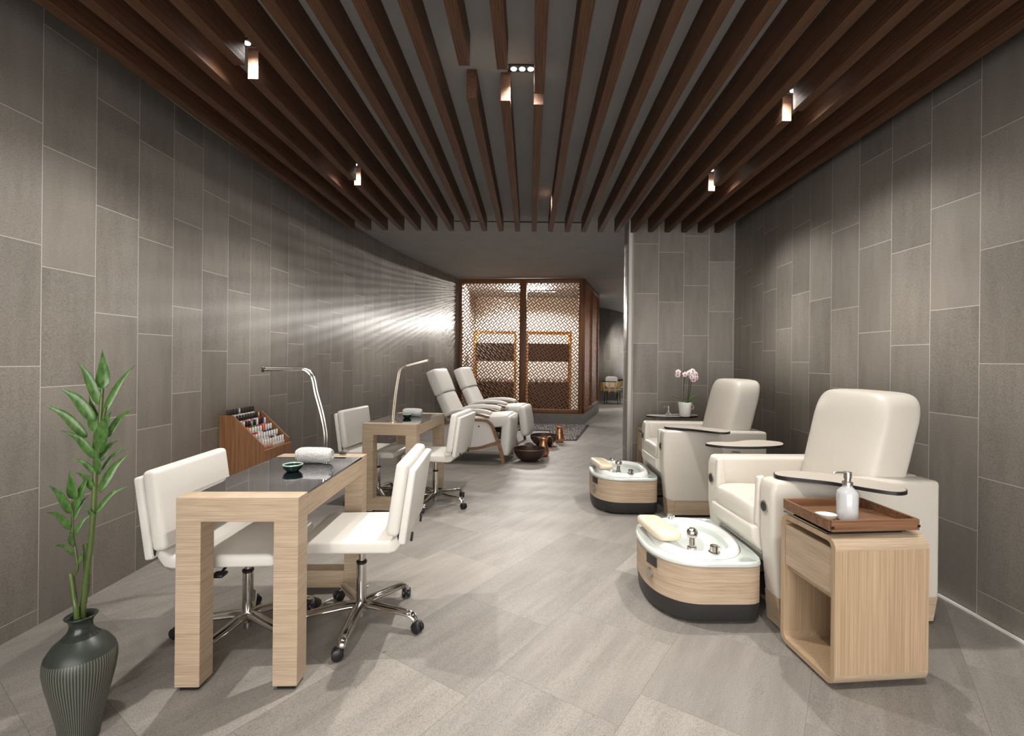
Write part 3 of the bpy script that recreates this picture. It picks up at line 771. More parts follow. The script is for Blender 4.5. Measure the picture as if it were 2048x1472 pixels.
# ------------------------------------------------------------------ recliners
def make_recliner(label, leg=(.25, .50, .175, .085)):
    t = empty('recliner', label, 'armchair', (0, 0, 0), 0, 'white leather recliners')
    hw = .275
    def cushion(name, p0, p1, th, mat=M['leather_w'], w=hw, e=.30):
        p0 = Vector((p0[0], 0, p0[1])); p1 = Vector((p1[0], 0, p1[1])); d = p1 - p0; l = d.length
        an = math.atan2(-d.z, d.x)
        m = Matrix.Translation((p0 + p1) / 2) @ Matrix.Rotation(an, 4, 'Y')
        bm = bmesh.new()
        def puff(v):
            return (v.x, v.y, v.z * (1 + .16 * math.cos(v.y / w * PI * .5) - .08 + .03 * math.cos(v.x / l * 9)))
        sq(bm, 0, 0, 0, l / 2, w, th / 2, e, .18, 44, 14, m, fn=puff)
        return mk(name, bm, mat, t, sharp=75)
    bc = cushion('back_cushion', (-.50, .46), (-.70, .87), .15)
    hr = cushion('headrest', (-.695, .86), (-.835, 1.185), .17)
    mk('seam', tube([(-.635, -hw * .99, .895), (-.622, -.1, .905), (-.622, .1, .905), (-.635, hw * .99, .895)], .004, 6), M['base'], hr)
    cushion('seat_cushion', (-.56, .47), (.245, .55), .18)
    # knee roll and leg rest
    cushion('leg_rest', (leg[0] - .035, leg[1] + .11), (leg[2], leg[3]), .16, w=.27, e=.42)
    bm = bmesh.new()
    tube([(-.50, -.20, .40), (.10, -.20, .42), (leg[0] - .05, -.20, .40)], .015, 6, bm); tube([(-.50, .20, .40), (.10, .20, .42), (leg[0] - .05, .20, .40)], .015, 6, bm)
    box(bm, -.5, .12, -.25, .25, .30, .40, bev=.01)
    mk('mechanism', bm, M['black'], t)
    for s in (-1, 1):
        y = s * .315
        ap = smooth_path([(-.60, y, .60), (-.45, y, .655), (-.25, y, .672), (-.08, y, .665), (.02, y, .640)], 4)
        bm = bar(ap, .048, .075)
        bmesh.ops.recalc_face_normals(bm, faces=bm.faces[:])
        bmesh.ops.bevel(bm, geom=[e for e in bm.edges if e.calc_face_angle(0) > .9], offset=.014, segments=3, affect='EDGES', profile=.5)
        mk('armrest', bm, M['leather_w'], t, sharp=50)
        sup = mk('arm_support', bar(smooth_path([(-.56, y, .575), (-.40, y, .61), (-.2, y, .625), (-.01, y, .592)], 4), .030, .05), M['walnut'], t)
        mk('front_leg', bar(smooth_path([(-.16, y, .553), (-.04, y, .540), (.035, y, .47), (.095, y, .32), (.15, y, .16), (.185, y, .0)], 4), [.034] * 10 + [.040] * 11, .034), M['walnut'], t)
        mk('top_rail', bar(smooth_path([(-.72, y, .47), (-.45, y, .53), (-.16, y, .553)], 4), .034, .034), M['walnut'], t)
        mk('rear_leg', bar([(-.66, y, .50), (-.72, y, .22), (-.80, y, .0)], [.034, .036, .034], .034), M['walnut'], t)
        mk('lower_rail', bar(smooth_path([(-.72, y, .19), (-.45, y, .165), (-.15, y, .19), (.10, y, .27)], 4), .034, .030), M['walnut'], t)
        poly = [(-.70, .20), (-.45, .18), (-.15, .205), (.09, .285), (.03, .45), (-.05, .525), (-.16, .54), (-.45, .515), (-.67, .46)]
        sp = mk('side_panel', prism(poly, y - .008 - s * .012, y + .008 - s * .012), M['leather_w'], t, smooth=False)
        mk('release_button', tube([(-.145, y - s * .004, .47), (-.145, y + s * .003, .47)], .010, 14), M['black'], sp)
    mk('cross_bar', B(-.66, -.63, -.30, .30, .19, .22, bev=.004), M['walnut'], t)
    return t
r1 = make_recliner('white leather recliner with walnut frame, the nearer of the two, foot rest folded down')
r1.location = (-.457, 6.54, 0); r1.rotation_euler = (0, 0, R(-8.5))
r2 = make_recliner('white leather recliner next to the lattice screen, foot rest swung forward', (.27, .50, .300, .14))
r2.location = (-.303, 7.86, 0); r2.rotation_euler = (0, 0, R(-11))

def foot_bowl(loc, label):
    p = [(.07, 0), (.11, .006), (.165, .05), (.205, .11), (.215, .165), (.207, .168), (.196, .12), (.155, .06), (.08, .022), (.001, .018)]
    o = mk('foot_bowl', lathe(p, 48), M['bronze'], loc=loc); tag(o, label, 'bowl', 'dark bronze foot bowls'); return o
foot_bowl((.012, 6.42, 0), 'dark bronze foot bowl in front of the nearer recliner')
foot_bowl((.235, 7.56, 0), 'dark bronze foot bowl behind the near copper jug')
def jug(loc, rz, label):
    t = empty('copper_jug', label, 'jug', loc, rz, 'copper jugs')
    bm = bmesh.new()
    pr = [(.058, 0), (.068, .01), (.080, .05), (.078, .09), (.062, .15), (.050, .20), (.048, .225), (.055, .25), (.052, .252), (.044, .226), (.045, .2), (.07, .09), (.06, .02), (.001, .015)]
    seg = 32; rings = []
    for r, z in pr:
        rg = []
        for i in range(seg):
            a = 2 * PI * i / seg; x = r * math.cos(a); y = r * math.sin(a); zz = z
            if z > .22 and math.cos(a) < -.7:
                x -= .03 * (z - .22) / .03 * (-math.cos(a) - .7) / .3; zz += .012 * (z - .22) / .03
            rg.append((x, y, zz))
        rings.append(rg)
    loft(bm, rings)
    mk('jug_body', bm, M['copper'], t)
    mk('handle', tube(smooth_path([(.048, 0, .215), (.06, 0, .262), (.10, 0, .272), (.128, 0, .235), (.130, 0, .16), (.115, 0, .095), (.085, 0, .075), (.074, 0, .085)], 5), .0065, 8), M['copper'], t)
    return t
jug((.205, 6.72, 0), R(4), 'hammered copper jug standing beside the nearest bronze foot bowl')
jug((.500, 7.90, 0), R(4), 'hammered copper jug standing on the edge of the pebble mosaic')

# ------------------------------------------------------------------ pedicure chairs
def make_pedi(label):
    """local frame: origin on the floor under the middle of the front, +x towards the back of the chair"""
    t = empty('pedicure_chair', label, 'armchair', (0, 0, 0), 0, 'cream pedicure spa chairs')
    yo = .365; aw = .125; Lc = .90
    for s in (-1, 1):
        y0, y1 = (-yo, -yo + aw) if s < 0 else (yo - aw, yo)
        bm = bmesh.new()
        prof = [(.034, .15), (.002, .46), (.0, .69), (.018, .744), (Lc, .736), (Lc, .13), (.09, .13)]
        prism(prof, y0, y1, bev=.022, seg=4, bm=bm)
        arm = mk('side_panel', bm, M['leather_p'], t, sharp=60)
        # inner facing strip following the seat
        ym = (y1 - .002) if s < 0 else (y0 + .002)
        ya, yb = (ym, ym + .035) if s < 0 else (ym - .035, ym)
        bm = prism([(-.012, .49), (-.004, .735), (.035, .742), (.05, .60), (.05, .45), (.03, .44)], ya, yb, bev=.010, seg=2)
        mk('inner_trim', bm, M['leather_p'], arm, sharp=60)
        yc = (y0 + y1) / 2 - s * .004
        mk('control_dial', tube([(.004, yc, .60), (-.007, yc, .60)], .031, 28), M['steel'], arm)
        mk('dial_face', tube([(-.0072, yc, .60), (-.0085, yc, .60)], .023, 28), M['base'], arm)
        # oak base of the arm, with cut-in front foot
        bm = B(.07, Lc - .04, y0 + .006, y1 - .006, .022, .142)
        bs = mk('oak_base', bm, M['oak_x'], t, smooth=False)
        fp = [(.004, .15), (.030, .022), (.085, .022), (.085, .15)]
        mk('foot_block', prism([(.036, .160), (.048, .006), (.100, .006), (.110, .160)], y0 + .004, y1 - .004, bev=.002, seg=1), M['oak_x'], t, smooth=False)
        mk('foot_block', prism([(Lc - .10, .15), (Lc - .10, .02), (Lc - .03, .02), (Lc - .006, .15)], y0 + .004, y1 - .004, bev=.002, seg=1), M['oak_x'], t, smooth=False)
        mk('skid', B(.07, Lc - .05, y0 + .02, y1 - .02, 0, .0215), M['black'], t)
    # rear wall between the arms
    mk('rear_panel', box(bmesh.new(), Lc - .16, Lc - .002, -yo + aw + .001, yo - aw - .001, .13, .736, bev=.015, seg=3), M['leather_p'], t, sharp=60)
    # seat cushion
    iw = yo - aw - .004
    bm = bmesh.new()
    sq(bm, .33, 0, .50, .355, iw + .004, .085, .42, .22, 40, 16, fn=lambda v: (v.x, v.y, v.z + .015 * math.cos(v.y / iw * 1.4) - .015 * (v.x / .35)))
    mk('seat_cushion', bm, M['leather_p'], t, sharp=75)
    # sloping apron under the seat
    ap = [(-.035, .475), (-.028, .40), (.03, .335), (.10, .32), (.66, .34), (.66, .45), (.02, .485)]
    mk('seat_apron', prism(ap, -iw, iw, bev=.014, seg=3), M['leather_p'], t, sharp=60)
    ap = [(.03, .333), (.05, .28), (.16, .25), (.62, .26), (.62, .325), (.10, .318), (.03, .331)]
    mk('lower_apron', prism(ap, -iw, iw, bev=.006, seg=2), M['leather_p'], t, sharp=60)
    # backrest
    bm = bmesh.new()
    def shape(v):
        # v within +-.13, +-.27, +-.36 ; lean back, narrower at foot, crowned front
        z = v.z
        x = v.x + .24 * (z / .36) * .36
        x += -.03 * math.cos(v.y / .27 * 1.3) * (1 if v.x < 0 else .2)
        y = v.y * (1.0 + .03 * math.sin(z * 4) - .07 * max(0, z / .36) ** 3)
        return (x, y, z)
    sq(bm, .722, 0, .828, .125, .285, .350, .30, .36, 44, 22, fn=shape)
    bk = mk('backrest', bm, M['leather_p'], t, sharp=75)
    return t
P1 = make_pedi('large cream pedicure chair nearest the camera at the right wall')
P1.location = (1.185, 2.765, 0); P1.rotation_euler = (0, 0, R(4.5))
P2 = dup(P1, (1.14, 4.49, 0), R(1.5), 'cream pedicure chair further back beside the tiled pier')

TR = [(1.258, 2.47), (1.29, 2.525), (1.391, 2.545), (1.50, 2.515), (1.584, 2.446), (1.676, 2.368), (1.735, 2.27), (1.715, 2.185), (1.645, 2.150), (1.562, 2.205), (1.464, 2.315), (1.355, 2.380), (1.277, 2.425)]
TF = [(1.235, 3.378), (1.309, 3.444), (1.443, 3.445), (1.58, 3.524), (1.70, 3.545), (1.80, 3.48), (1.79, 3.389), (1.72, 3.32), (1.58, 3.275), (1.42, 3.265), (1.29, 3.305)]
def tray(outline, piv, z, label, dx=0, dy=0):
    pts = [(x + dx, y + dy) for x, y in outline]
    c = Vector((sum(p[0] for p in pts) / len(pts), sum(p[1] for p in pts) / len(pts)))
    P = [Vector((x - c.x, y - c.y, 0)) for x, y in pts]
    sm = smooth_path([P[-1]] + P + [P[0], P[1]], 4)[4:-4]
    sm = sm[:len(P) * 4]
    t = empty('swivel_tray', label, 'tray', (c.x, c.y, z), 0, 'swivel arm trays of the pedicure chairs')
    bm = bmesh.new(); loft(bm, [[(p.x, p.y, 0) for p in sm], [(p.x, p.y, .016) for p in sm]])
    mk('tray_edge', bm, M['black'], t, sharp=50)
    bm = bmesh.new(); loft(bm, [[(p.x * .985, p.y * .985, .0162) for p in sm], [(p.x * .98, p.y * .98, .0182) for p in sm]])
    mk('tray_top', bm, M['laminate'], t, sharp=50)
    px, py = piv[0] + dx - c.x, piv[1] + dy - c.y
    bm = lathe([(.028, -.0035), (.028, -.0015), (.014, -.001), (.014, -.0005)], 20, cx=px, cy=py)
    mk('pivot', bm, M['black'], t)
tray(TR, (1.38, 2.45), .748, 'swivel tray over the near arm of the nearest pedicure chair')
tray(TF, (1.36, 3.17), .748, 'swivel tray over the far arm of the nearest pedicure chair')
tray(TR, (1.38, 2.45), .748, 'swivel tray over the near arm of the far pedicure chair', -.07, 1.77)
tray(TF, (1.36, 3.15), .748, 'swivel tray with the orchid over the far arm of the far pedicure chair', 0, 1.73)

# foot basins
def make_basin(label):
    t = empty('foot_basin', label, 'foot basin', (0, 0, 0), 0, 'pedicure foot basins')
    n = 72; yc = .035
    def outer(a, k=1.0, grow=0):
        c, s = math.cos(a), math.sin(a)
        if c < 0: ax, ex = .268, 2.35
        else: ax, ex = .289, 9
        ey = 2.5 if c < 0 else 7
        e = ex
        r = (abs(c) ** e + abs(s) ** e) ** (-1 / e)
        ax += grow * (1 if c < 0 else 0); by = .345 + grow
        return (-.285 + ax * r * c * k, yc * (1 - .0) * 1 + by * r * s * k)
    A = [2 * PI * i / n for i in range(n)]
    def ring(z, k=1.0, grow=0): return [(*outer(a, k, grow), z) for a in A]
    def bowl(z, sx, sy, cx=-.262, cyy=.03, e=2.4):
        o = []
        for a in A:
            c, s = math.cos(a), math.sin(a); r = (abs(c) ** e + abs(s) ** e) ** (-1 / e)
            o.append((cx + sx * r * c, cyy + sy * r * s, z))
        return o
    bm = bmesh.new(); loft(bm, [ring(.014, .94), ring(.022, 1, -.012), ring(.108, 1, -.004)])
    mk('charcoal_base', bm, M['base'], t, sharp=50)
    bm = bmesh.new(); loft(bm, [ring(.1085, 1, -.002), ring(.296, 1, 0)])
    mk('oak_body', bm, M['oak_x'], t, sharp=50)
    bm = bmesh.new()
    loft(bm, [ring(.2965, 1, -.002), ring(.300, 1, .006), ring(.314, 1, .008), ring(.322, 1, .002), ring(.323, 1, -.006), ring(.319, 1, -.010), bowl(.319, .238, .302)], cap1=False)
    mk('deck', bm, [M['deck']], t, sharp=50)
    bm = bmesh.new()
    loft(bm, [bowl(.3192, .236, .300), bowl(.324, .232, .297), bowl(.340, .228, .293), bowl(.349, .216, .282), bowl(.350, .198, .262), bowl(.342, .184, .246), bowl(.325, .178, .238)], cap0=False, cap1=False)
    bs = mk('basin_rim', bm, M['enamel'], t, sharp=60)
    bm = bmesh.new()
    loft(bm, [bowl(.3249, .178, .238), bowl(.29, .170, .228), bowl(.22, .155, .212), bowl(.16, .135, .19), bowl(.145, .10, .14), bowl(.143, .02, .02)], cap0=False)
    mk('basin_bowl', bm, M['bowl'], t, sharp=60)
    mk('drain', lathe([(.022, .1435), (.020, .148), (.003, .1475)], 20, cx=-.262, cy=.03), M['chrome'], bs)
    mk('jet_plate', tube([(-.098, .05, .25), (-.106, .05, .25)], .040, 24), M['steel'], bs)
    # foot pillow
    m = Matrix.Translation((-.445, .055, .374)) @ Matrix.Rotation(R(8), 4, 'Z') @ Matrix.Rotation(R(3), 4, 'Y')
    bm = bmesh.new(); sq(bm, 0, 0, 0, .074, .180, .031, .62, .42, 40, 14, m)
    mk('foot_pillow', bm, M['cream'], t, sharp=75)
    mk('pillow_bracket', B(-.42, -.37, .0, .08, .323, .375, bev=.008), M['enamel'], t)
    # taps
    fx, fy = -.335, -.195
    bm = lathe([(.024, .330), (.024, .358), (.016, .360), (.015, .405)], 20, cx=fx, cy=fy)
    sq(bm, fx, fy, .430, .030, .026, .028, .9, .9, 18, 10)
    tube([(fx, fy, .432), (fx + .006, fy + .05, .430)], .014, 12, bm)
    mk('faucet', bm, M['chrome'], t)
    def knob(x, y, z):
        bm = lathe([(.030, z), (.030, z + .004), (.022, z + .006), (.022, z + .034), (.019, z + .037)], 22, cx=x, cy=y)
        tube([(x, y, z + .024), (x + .03, y, z + .026)], .004, 8, bm)
        mk('tap_knob', bm, M['chrome'], t)
    knob(-.235, -.240, .346); knob(-.30, .30, .332)
    # control plate and drain socket on the round front
    def onside(a, z):
        p, q = Vector(outer(a)), Vector(outer(a + .02)); d = (q - p).normalized()
        return Matrix.Translation((p.x, p.y, z)) @ Matrix.Rotation(math.atan2(-d.x, d.y), 4, 'Z')
    mk('control_plate', box(bmesh.new(), -.001, .0045, -.045, .045, -.026, .026, bev=.0015, mtx=onside(R(208), .262)), M['base'], t)
    m = onside(R(206), .190)
    mk('hose_socket', tube([m @ Vector((.0, 0, 0)), m @ Vector((.014, 0, 0))], .026, 24), M['steel'], t)
    for a in (2.6, 3.9, 5.2): 
        x, y = outer(a, .85)
        mk('caster', tube([(x, y - .008, .0165), (x, y + .008, .0165)], .0165, 14), M['steel'], t)
    return t
b1 = make_basin('white foot basin in a pale oak shell in front of the nearest pedicure chair')
b1.location = (1.200, 2.755, 0); b1.rotation_euler = (0, 0, R(1))
dup(b1, (1.130, 4.49, 0), R(1), 'white foot basin in a pale oak shell in front of the far pedicure chair')

# side carts
def make_cart(label, dr=True):
    """local origin at the near-left floor corner, +x to the right, +y away"""
    t = empty('side_cart', label, 'cart', (0, 0, 0), 0, 'pale oak side carts')
    w, d, z0, z1, th, r = .415, .355, .016, .622, .022, .05
    def prof(rr, ins):
        pts = []
        for cy, cz, a0 in ((d - r, z1 - r, 0), (r, z1 - r, 90), (r, z0 + r, 180), (d - r, z0 + r, 270)):
            for k in range(9):
                a = R(a0 + k * 90 / 8); q = r - ins
                pts.append((cy + q * math.cos(a), cz + q * math.sin(a)))
        return pts
    o_, i_ = prof(r, 0), prof(r, th)
    bm = bmesh.new(); n = len(o_)
    V = {}
    for tg, pf in (('o', o_), ('i', i_)):
        for x in (0, w): V[tg, x] = [bm.verts.new((x, y, z)) for y, z in pf]
    for k in range(n):
        j = (k + 1) % n
        bm.faces.new((V['o', 0][k], V['o', 0][j], V['o', w][j], V['o', w][k]))
        bm.faces.new((V['i', 0][k], V['i', 0][j], V['i', w][j], V['i', w][k]))
        for x in (0, w): bm.faces.new((V['o', x][k], V['o', x][j], V['i', x][j], V['i', x][k]))
    mk('carcass', bm, M['oak_z'], t, sharp=40)
    mk('back_panel', B(w - .02, w - .004, th + .001, d - th - .001, z0 + th, z1 - th), M['oak_z'], t, smooth=False)
    # straight veneer face between the bent edges, slightly proud
    mk('side_veneer', B(.004, w - .0, -.0012, .0006, z0 + r, z1 - r), M['oak_z'], t, smooth=False)
    mk('bent_edge', bent_edge(w, r, z1, z0, True), M['oak_x'], t, sharp=40)
    mk('bent_edge', bent_edge(w, r, z1, z0, False), M['oak_x'], t, sharp=40)
    mk('drawer', B(.004, w - .03, th + .004, d - th - .004, .385, .570, bev=.001, seg=1), M['oak_x'], t, smooth=False)
    mk('shelf', B(.02, w - .022, th + .002, d - th - .002, .360, .378), M['oak_x'], t, smooth=False)
    mk('glass_inset', B(.006, w - .07, r + .004, d - .006, z1 + .0005, z1 + .009, bev=.001, seg=1), M['glass_b'], t, smooth=False)
    for x in (.06, w - .06):
        for y in (.07, d - .07):
            mk('caster', tube([(x - .01, y, .0078), (x + .01, y, .0078)], .0078, 14, box(bmesh.new(), x - .015, x + .015, y - .015, y + .015, .008, .0155)), M['black'], t)
    return t
def bent_edge(w, r, z1, z0, top):
    bm = bmesh.new(); a = []; rr = r + .0014
    for k in range(9):
        an = R(90 + k * 90 / 8) if top else R(180 + k * 90 / 8)
        cz = z1 - r if top else z0 + r
        a.append((r + rr * math.cos(an), cz + rr * math.sin(an)))
    b = [(r + (y - r) * .96, (z1 - r if top else z0 + r) + (z - (z1 - r if top else z0 + r)) * .96) for y, z in a]
    loft(bm, [[(0.001, y, z) for y, z in a + b[::-1]], [(w - .001, y, z) for y, z in a + b[::-1]]])
    return bm
c1 = make_cart('pale oak side cart with drawer and open shelf beside the nearest pedicure chair')
c1.location = (1.246, 1.958, 0); c1.rotation_euler = (0, 0, R(5.5))
dup(c1, (1.20, 4.90, 0), R(3), 'pale oak side cart half hidden beyond the far pedicure chair')

# teak tray with soap bottle and dish
tm = Matrix.Rotation(R(5), 4, 'Z')
t = empty('serving_tray', 'rectangular teak tray with raised rim on the near side cart', 'serving tray', (1.415, 2.145, .647), R(5))
mk('tray_stand', B(-.16, .165, -.125, .13, -.0155, -.0005), M['black'], t, smooth=False)
w, d = .185, .150
mk('tray_floor', B(-w, w, -d, d, .0, .010), M['tray'], t, smooth=False)
for (a, b_, c, e) in ((-w - .008, w + .008, -d - .012, -d - .0005), (-w - .008, w + .008, d + .0005, d + .012)):
    mk('tray_rim', B(a, b_, c, e, 0, .045, bev=.001, seg=1), M['tray'], t, smooth=False)
for (a, b_, c, e) in ((-w - .012, -w - .0005, -d, d), (w + .0005, w + .012, -d, d)):
    mk('tray_rim', B(a, b_, c, e, 0, .045, bev=.001, seg=1), M['tray'], t, smooth=False)
for sx in (-1, 1):
    mk('corner_joint', B(sx * (w + .004) - .006, sx * (w + .004) + .006, -d - .0135, -d - .011, .012, .022), M['black'], t, smooth=False)
t = empty('soap_dispenser', 'milky glass soap bottle with steel pump on the teak tray', 'soap dispenser', (1.383, 2.095, .6575))
mk('bottle', lathe([(.036, 0), (.041, .004), (.0415, .010), (.0415, .110), (.038, .124), (.026, .136), (.019, .143), (.0185, .150)], 36), M['soap'], t)
mk('pump_collar', lathe([(.021, .1505), (.021, .164), (.018, .166), (.013, .168), (.013, .178)], 28), M['steel'], t)
bm = lathe([(.014, .1785), (.0155, .180), (.0155, .206), (.013, .208)], 24)
tube(smooth_path([(0, 0, .200), (-.03, 0, .204), (-.055, 0, .203), (-.062, 0, .198)], 3), .004, 8, bm)
mk('pump_head', bm, M['steel'], t)
bm = bmesh.new()
rings = []
for r, z in ((.5, 0), (.62, .002), (.9, .013), (1, .024), (.95, .025), (.8, .012), (.4, .006), (.02, .005)):
    rings.append([(.040 * r * math.cos(a) - (.012 * r * max(0, -math.cos(a)) ** 6 if r > .8 else 0), .030 * r * math.sin(a), z) for a in [2 * PI * i / 32 for i in range(32)]])
loft(bm, rings)
o = mk('leaf_dish', bm, M['porcelain'], loc=(1.295, 2.095, .6575), rot=(0, 0, R(-15)))
tag(o, 'small white leaf-shaped dish beside the soap bottle', 'dish')
t = empty('soap_dispenser', 'small clear glass soap dispenser on the tray beside the orchid', 'soap dispenser', (1.46, 5.06, .7665))
mk('bottle', lathe([(.026, 0), (.030, .003), (.030, .012), (.024, .032), (.014, .042), (.010, .046)], 24), M['glass'], t)
mk('pump_collar', lathe([(.012, .0465), (.012, .056), (.006, .058), (.006, .085)], 16), M['steel'], t)
mk('pump_head', tube([(0, 0, .086), (0, 0, .100)], .008, 12, tube([(0, 0, .092), (-.045, 0, .094), (-.052, 0, .086)], .004, 8)), M['steel'], t)

# orchid
t = empty('potted_orchid', 'white and magenta orchid in a textured white pot on the swivel tray', 'orchid', (1.62, 5.02, .7665))
t.scale = (1.06,) * 3
pot = mk('pot', lathe([(.046, 0), (.050, .004), (.068, .135), (.066, .138), (.060, .125), (.056, .11), (.001, .108)], 32), M['pot'], t)
mk('pot_handle', tube([(.064, 0, .115), (.080, 0, .108), (.084, 0, .085), (.074, 0, .070), (.064, 0, .072)], .004, 8), M['pot'], pot)
bm = bmesh.new()
for i in range(24):
    a = rnd.uniform(0, 2 * PI); q = rnd.uniform(0, .048)
    sq(bm, q * math.cos(a), q * math.sin(a), .118 + rnd.uniform(0, .008), .010, .008, .006, 1, 1, 8, 6)
mk('bark_mulch', bm, M['soil'], t)
def leaf_bm(base, mid, tip, w, bm=None, nseg=9, fold=.15, upv=(0, 0, 1), prof=None):
    bm = bm or bmesh.new(); pts = smooth_path([base, mid, tip], nseg)
    n = len(pts) - 1; L_, C_, R_ = [], [], []
    for i, p in enumerate(pts):
        t_ = (pts[min(i + 1, n)] - pts[max(i - 1, 0)]).normalized()
        s = t_.cross(Vector(upv))
        if s.length < 1e-3: s = Vector((1, 0, 0))
        s.normalize(); nn = s.cross(t_)
        q = i / n; ww = w / 2 * (prof(q) if prof else (math.sin(PI * min(1, q ** .8)) ** .75 if 0 < q < 1 else .02)) + .0005
        L_.append(bm.verts.new(p - s * ww + nn * ww * fold)); C_.append(bm.verts.new(p)); R_.append(bm.verts.new(p + s * ww + nn * ww * fold))
    for i in range(n):
        bm.faces.new((L_[i], C_[i], C_[i + 1], L_[i + 1])); bm.faces.new((C_[i], R_[i], R_[i + 1], C_[i + 1]))
    return bm
def solid(o, th=.0012):
    m = o.modifiers.new('thickness', 'SOLIDIFY'); m.thickness = th; m.offset = 0; return o
for (m_, tp, w_) in (((-.06, -.01, .165), (-.15, -.02, .20), .035), ((.08, 0, .20), (.165, .0, .225), .045), ((.09, -.02, .165), (.20, -.02, .17), .05), ((.07, -.03, .13), (.17, -.05, .115), .055), ((-.05, .03, .14), (-.13, .04, .15), .035), ((.05, .05, .17), (.10, .11, .19), .045)):
    solid(mk('leaf', leaf_bm((.0, 0, .12), m_, tp, w_), M['leaf'], t, sharp=80))
def flower(c, facing, r=.026):
    bm = bmesh.new()
    f = Vector(facing).normalized(); q = f.to_track_quat('Z', 'Y').to_matrix().to_4x4(); m = Matrix.Translation(c) @ q
    for k in range(5):
        a = R(90 + 72 * k); w = .026 if k in (1, 4) else .020
        l2 = leaf_bm((.003 * math.cos(a), .003 * math.sin(a), 0), (r * .6 * math.cos(a), r * .6 * math.sin(a), .004), (r * 1.1 * math.cos(a), r * 1.1 * math.sin(a), -.002), w * 1.25, fold=.1)
        merge(bm, l2, m)
    fo = solid(mk('flower', bm, M['petal'], t, sharp=80), .0008)
    bm = bmesh.new(); sq(bm, 0, -.004, .006, .0065, .009, .006, 1, 1, 12, 8, m); mk('flower_lip', bm, M['lip'], fo)
for pts, fl_ in (([(-.018, 0, .11), (-.020, 0, .24), (-.010, 0, .36), (-.008, 0, .425), (-.02, 0, .448)], [((-.078, -.02, .432), (-.5, -1, .1)), ((-.080, -.015, .405), (-.6, -1, -.2)), ((-.012, -.02, .410), (.2, -1, 0))]),
                 ([(.02, 0, .11), (.032, 0, .24), (.040, 0, .36), (.046, 0, .44), (.062, 0, .46)], [((.030, -.02, .425), (-.4, -1, .1)), ((.056, -.02, .388), (-.3, -1, 0)), ((.066, -.015, .445), (.1, -1, .5)), ((.082, -.01, .425), (.1, -1, .3))]),
                 ([(.03, .01, .11), (.045, .01, .22), (.062, .01, .33), (.072, .0, .385), (.09, 0, .40)], [((.096, -.02, .412), (.5, -1, .1)), ((.098, -.02, .378), (.3, -1, -.1)), ((.075, -.015, .362), (-.2, -1, -.2))])):
    st = mk('stem', tube(smooth_path(pts, 5), .0032, 8), M['stem_d'], t)
    for c_, f_ in fl_: flower(c_, f_)
mk('stem_arch', tube(smooth_path([(-.008, 0, .425), (-.025, -.005, .43), (-.05, -.01, .405), (-.078, -.01, .42)], 4), .0022, 6), M['stem_d'], t)

# ------------------------------------------------------------------ vase and lucky bamboo
VX, VY = -1.558, 1.69
t = empty('floor_vase', 'dark smoked glass vase with fine vertical cuts, standing at the left front', 'vase', (VX, VY, 0))
pr = [(.062, 0), (.070, .004), (.074, .03), (.084, .08), (.104, .15), (.122, .215), (.130, .26), (.1295, .285), (.122, .308), (.100, .335), (.068, .358)]
mk('vase_body', lathe([(a * .775, b) for a, b in pr], 96, cap1=False), M['vase'], t, sharp=80)
pr = [(.0678, .3581), (.050, .372), (.042, .385), (.040, .400), (.045, .416), (.056, .424), (.058, .428), (.054, .430), (.040, .418), (.034, .400), (.036, .385), (.045, .372)]
mk('vase_neck', lathe([(a * .8 if a < .06 else a * .775, b) for a, b in pr], 64, cap0=False, cap1=False), M['vase_neck'], t, sharp=80)
t = empty('lucky_bamboo', 'tall lucky bamboo stalks with long green leaves rising from the smoked glass vase', 'plant', (VX, VY, 0))
h0, f0 = 1.335, 967.0
def px(u, v, dy=0.0):     # figures taken off the picture turned into metres around the vase
    x = u / 1.858 - 1059; y = v / 1.858 + 680 - 720
    dx = x + y * .01; ddy = y - x * .01; D = VY + dy
    return Vector((dx / f0 * D - VX, dy, h0 - ddy / f0 * D))
def cane(name, pts, r):
    P_ = smooth_path(pts, 6); n = len(P_); bm = tube(P_, r, 12)
    acc = 0; last = P_[0]
    for i in range(1, n - 1):
        acc += (P_[i] - P_[i - 1]).length
        if acc > .075:
            acc = 0; d = (P_[i + 1] - P_[i - 1]).normalized(); rr = r if not isinstance(r, list) else r[i]
            tube([P_[i] - d * .002, P_[i] + d * .002], rr * 1.13, 12, bm)
    return mk(name, bm, M['cane'], t, sharp=60)
cane('stalk', [Vector((.004, .0, .15)), px(303, 1040), px(312, 960), px(325, 850), px(338, 760), px(346, 655), px(352, 560), px(356, 470), px(362, 400)], .0085)
cane('stalk', [Vector((.012, .01, .15)), px(306, 1030, .02), px(322, 900, .02), px(320, 755, .02)], .0098)
cane('stalk', [Vector((-.006, .0, .15)), px(285, 1035, -.02), px(276, 960, -.02), px(264, 868, -.02)], .0080)
for name, pts, r in (('shoot', [px(350, 600), px(358, 480), px(366, 380), px(372, 300), px(380, 180)], .006), ('shoot', [px(352, 540), px(366, 420), px(378, 330), px(392, 250)], .005),
                     ('shoot', [px(276, 872, -.02), px(288, 850, -.02), px(284, 800, -.02), px(272, 730, -.02), px(270, 660, -.02), px(272, 600, -.02)], .0042)):
    cane(name, pts, r)
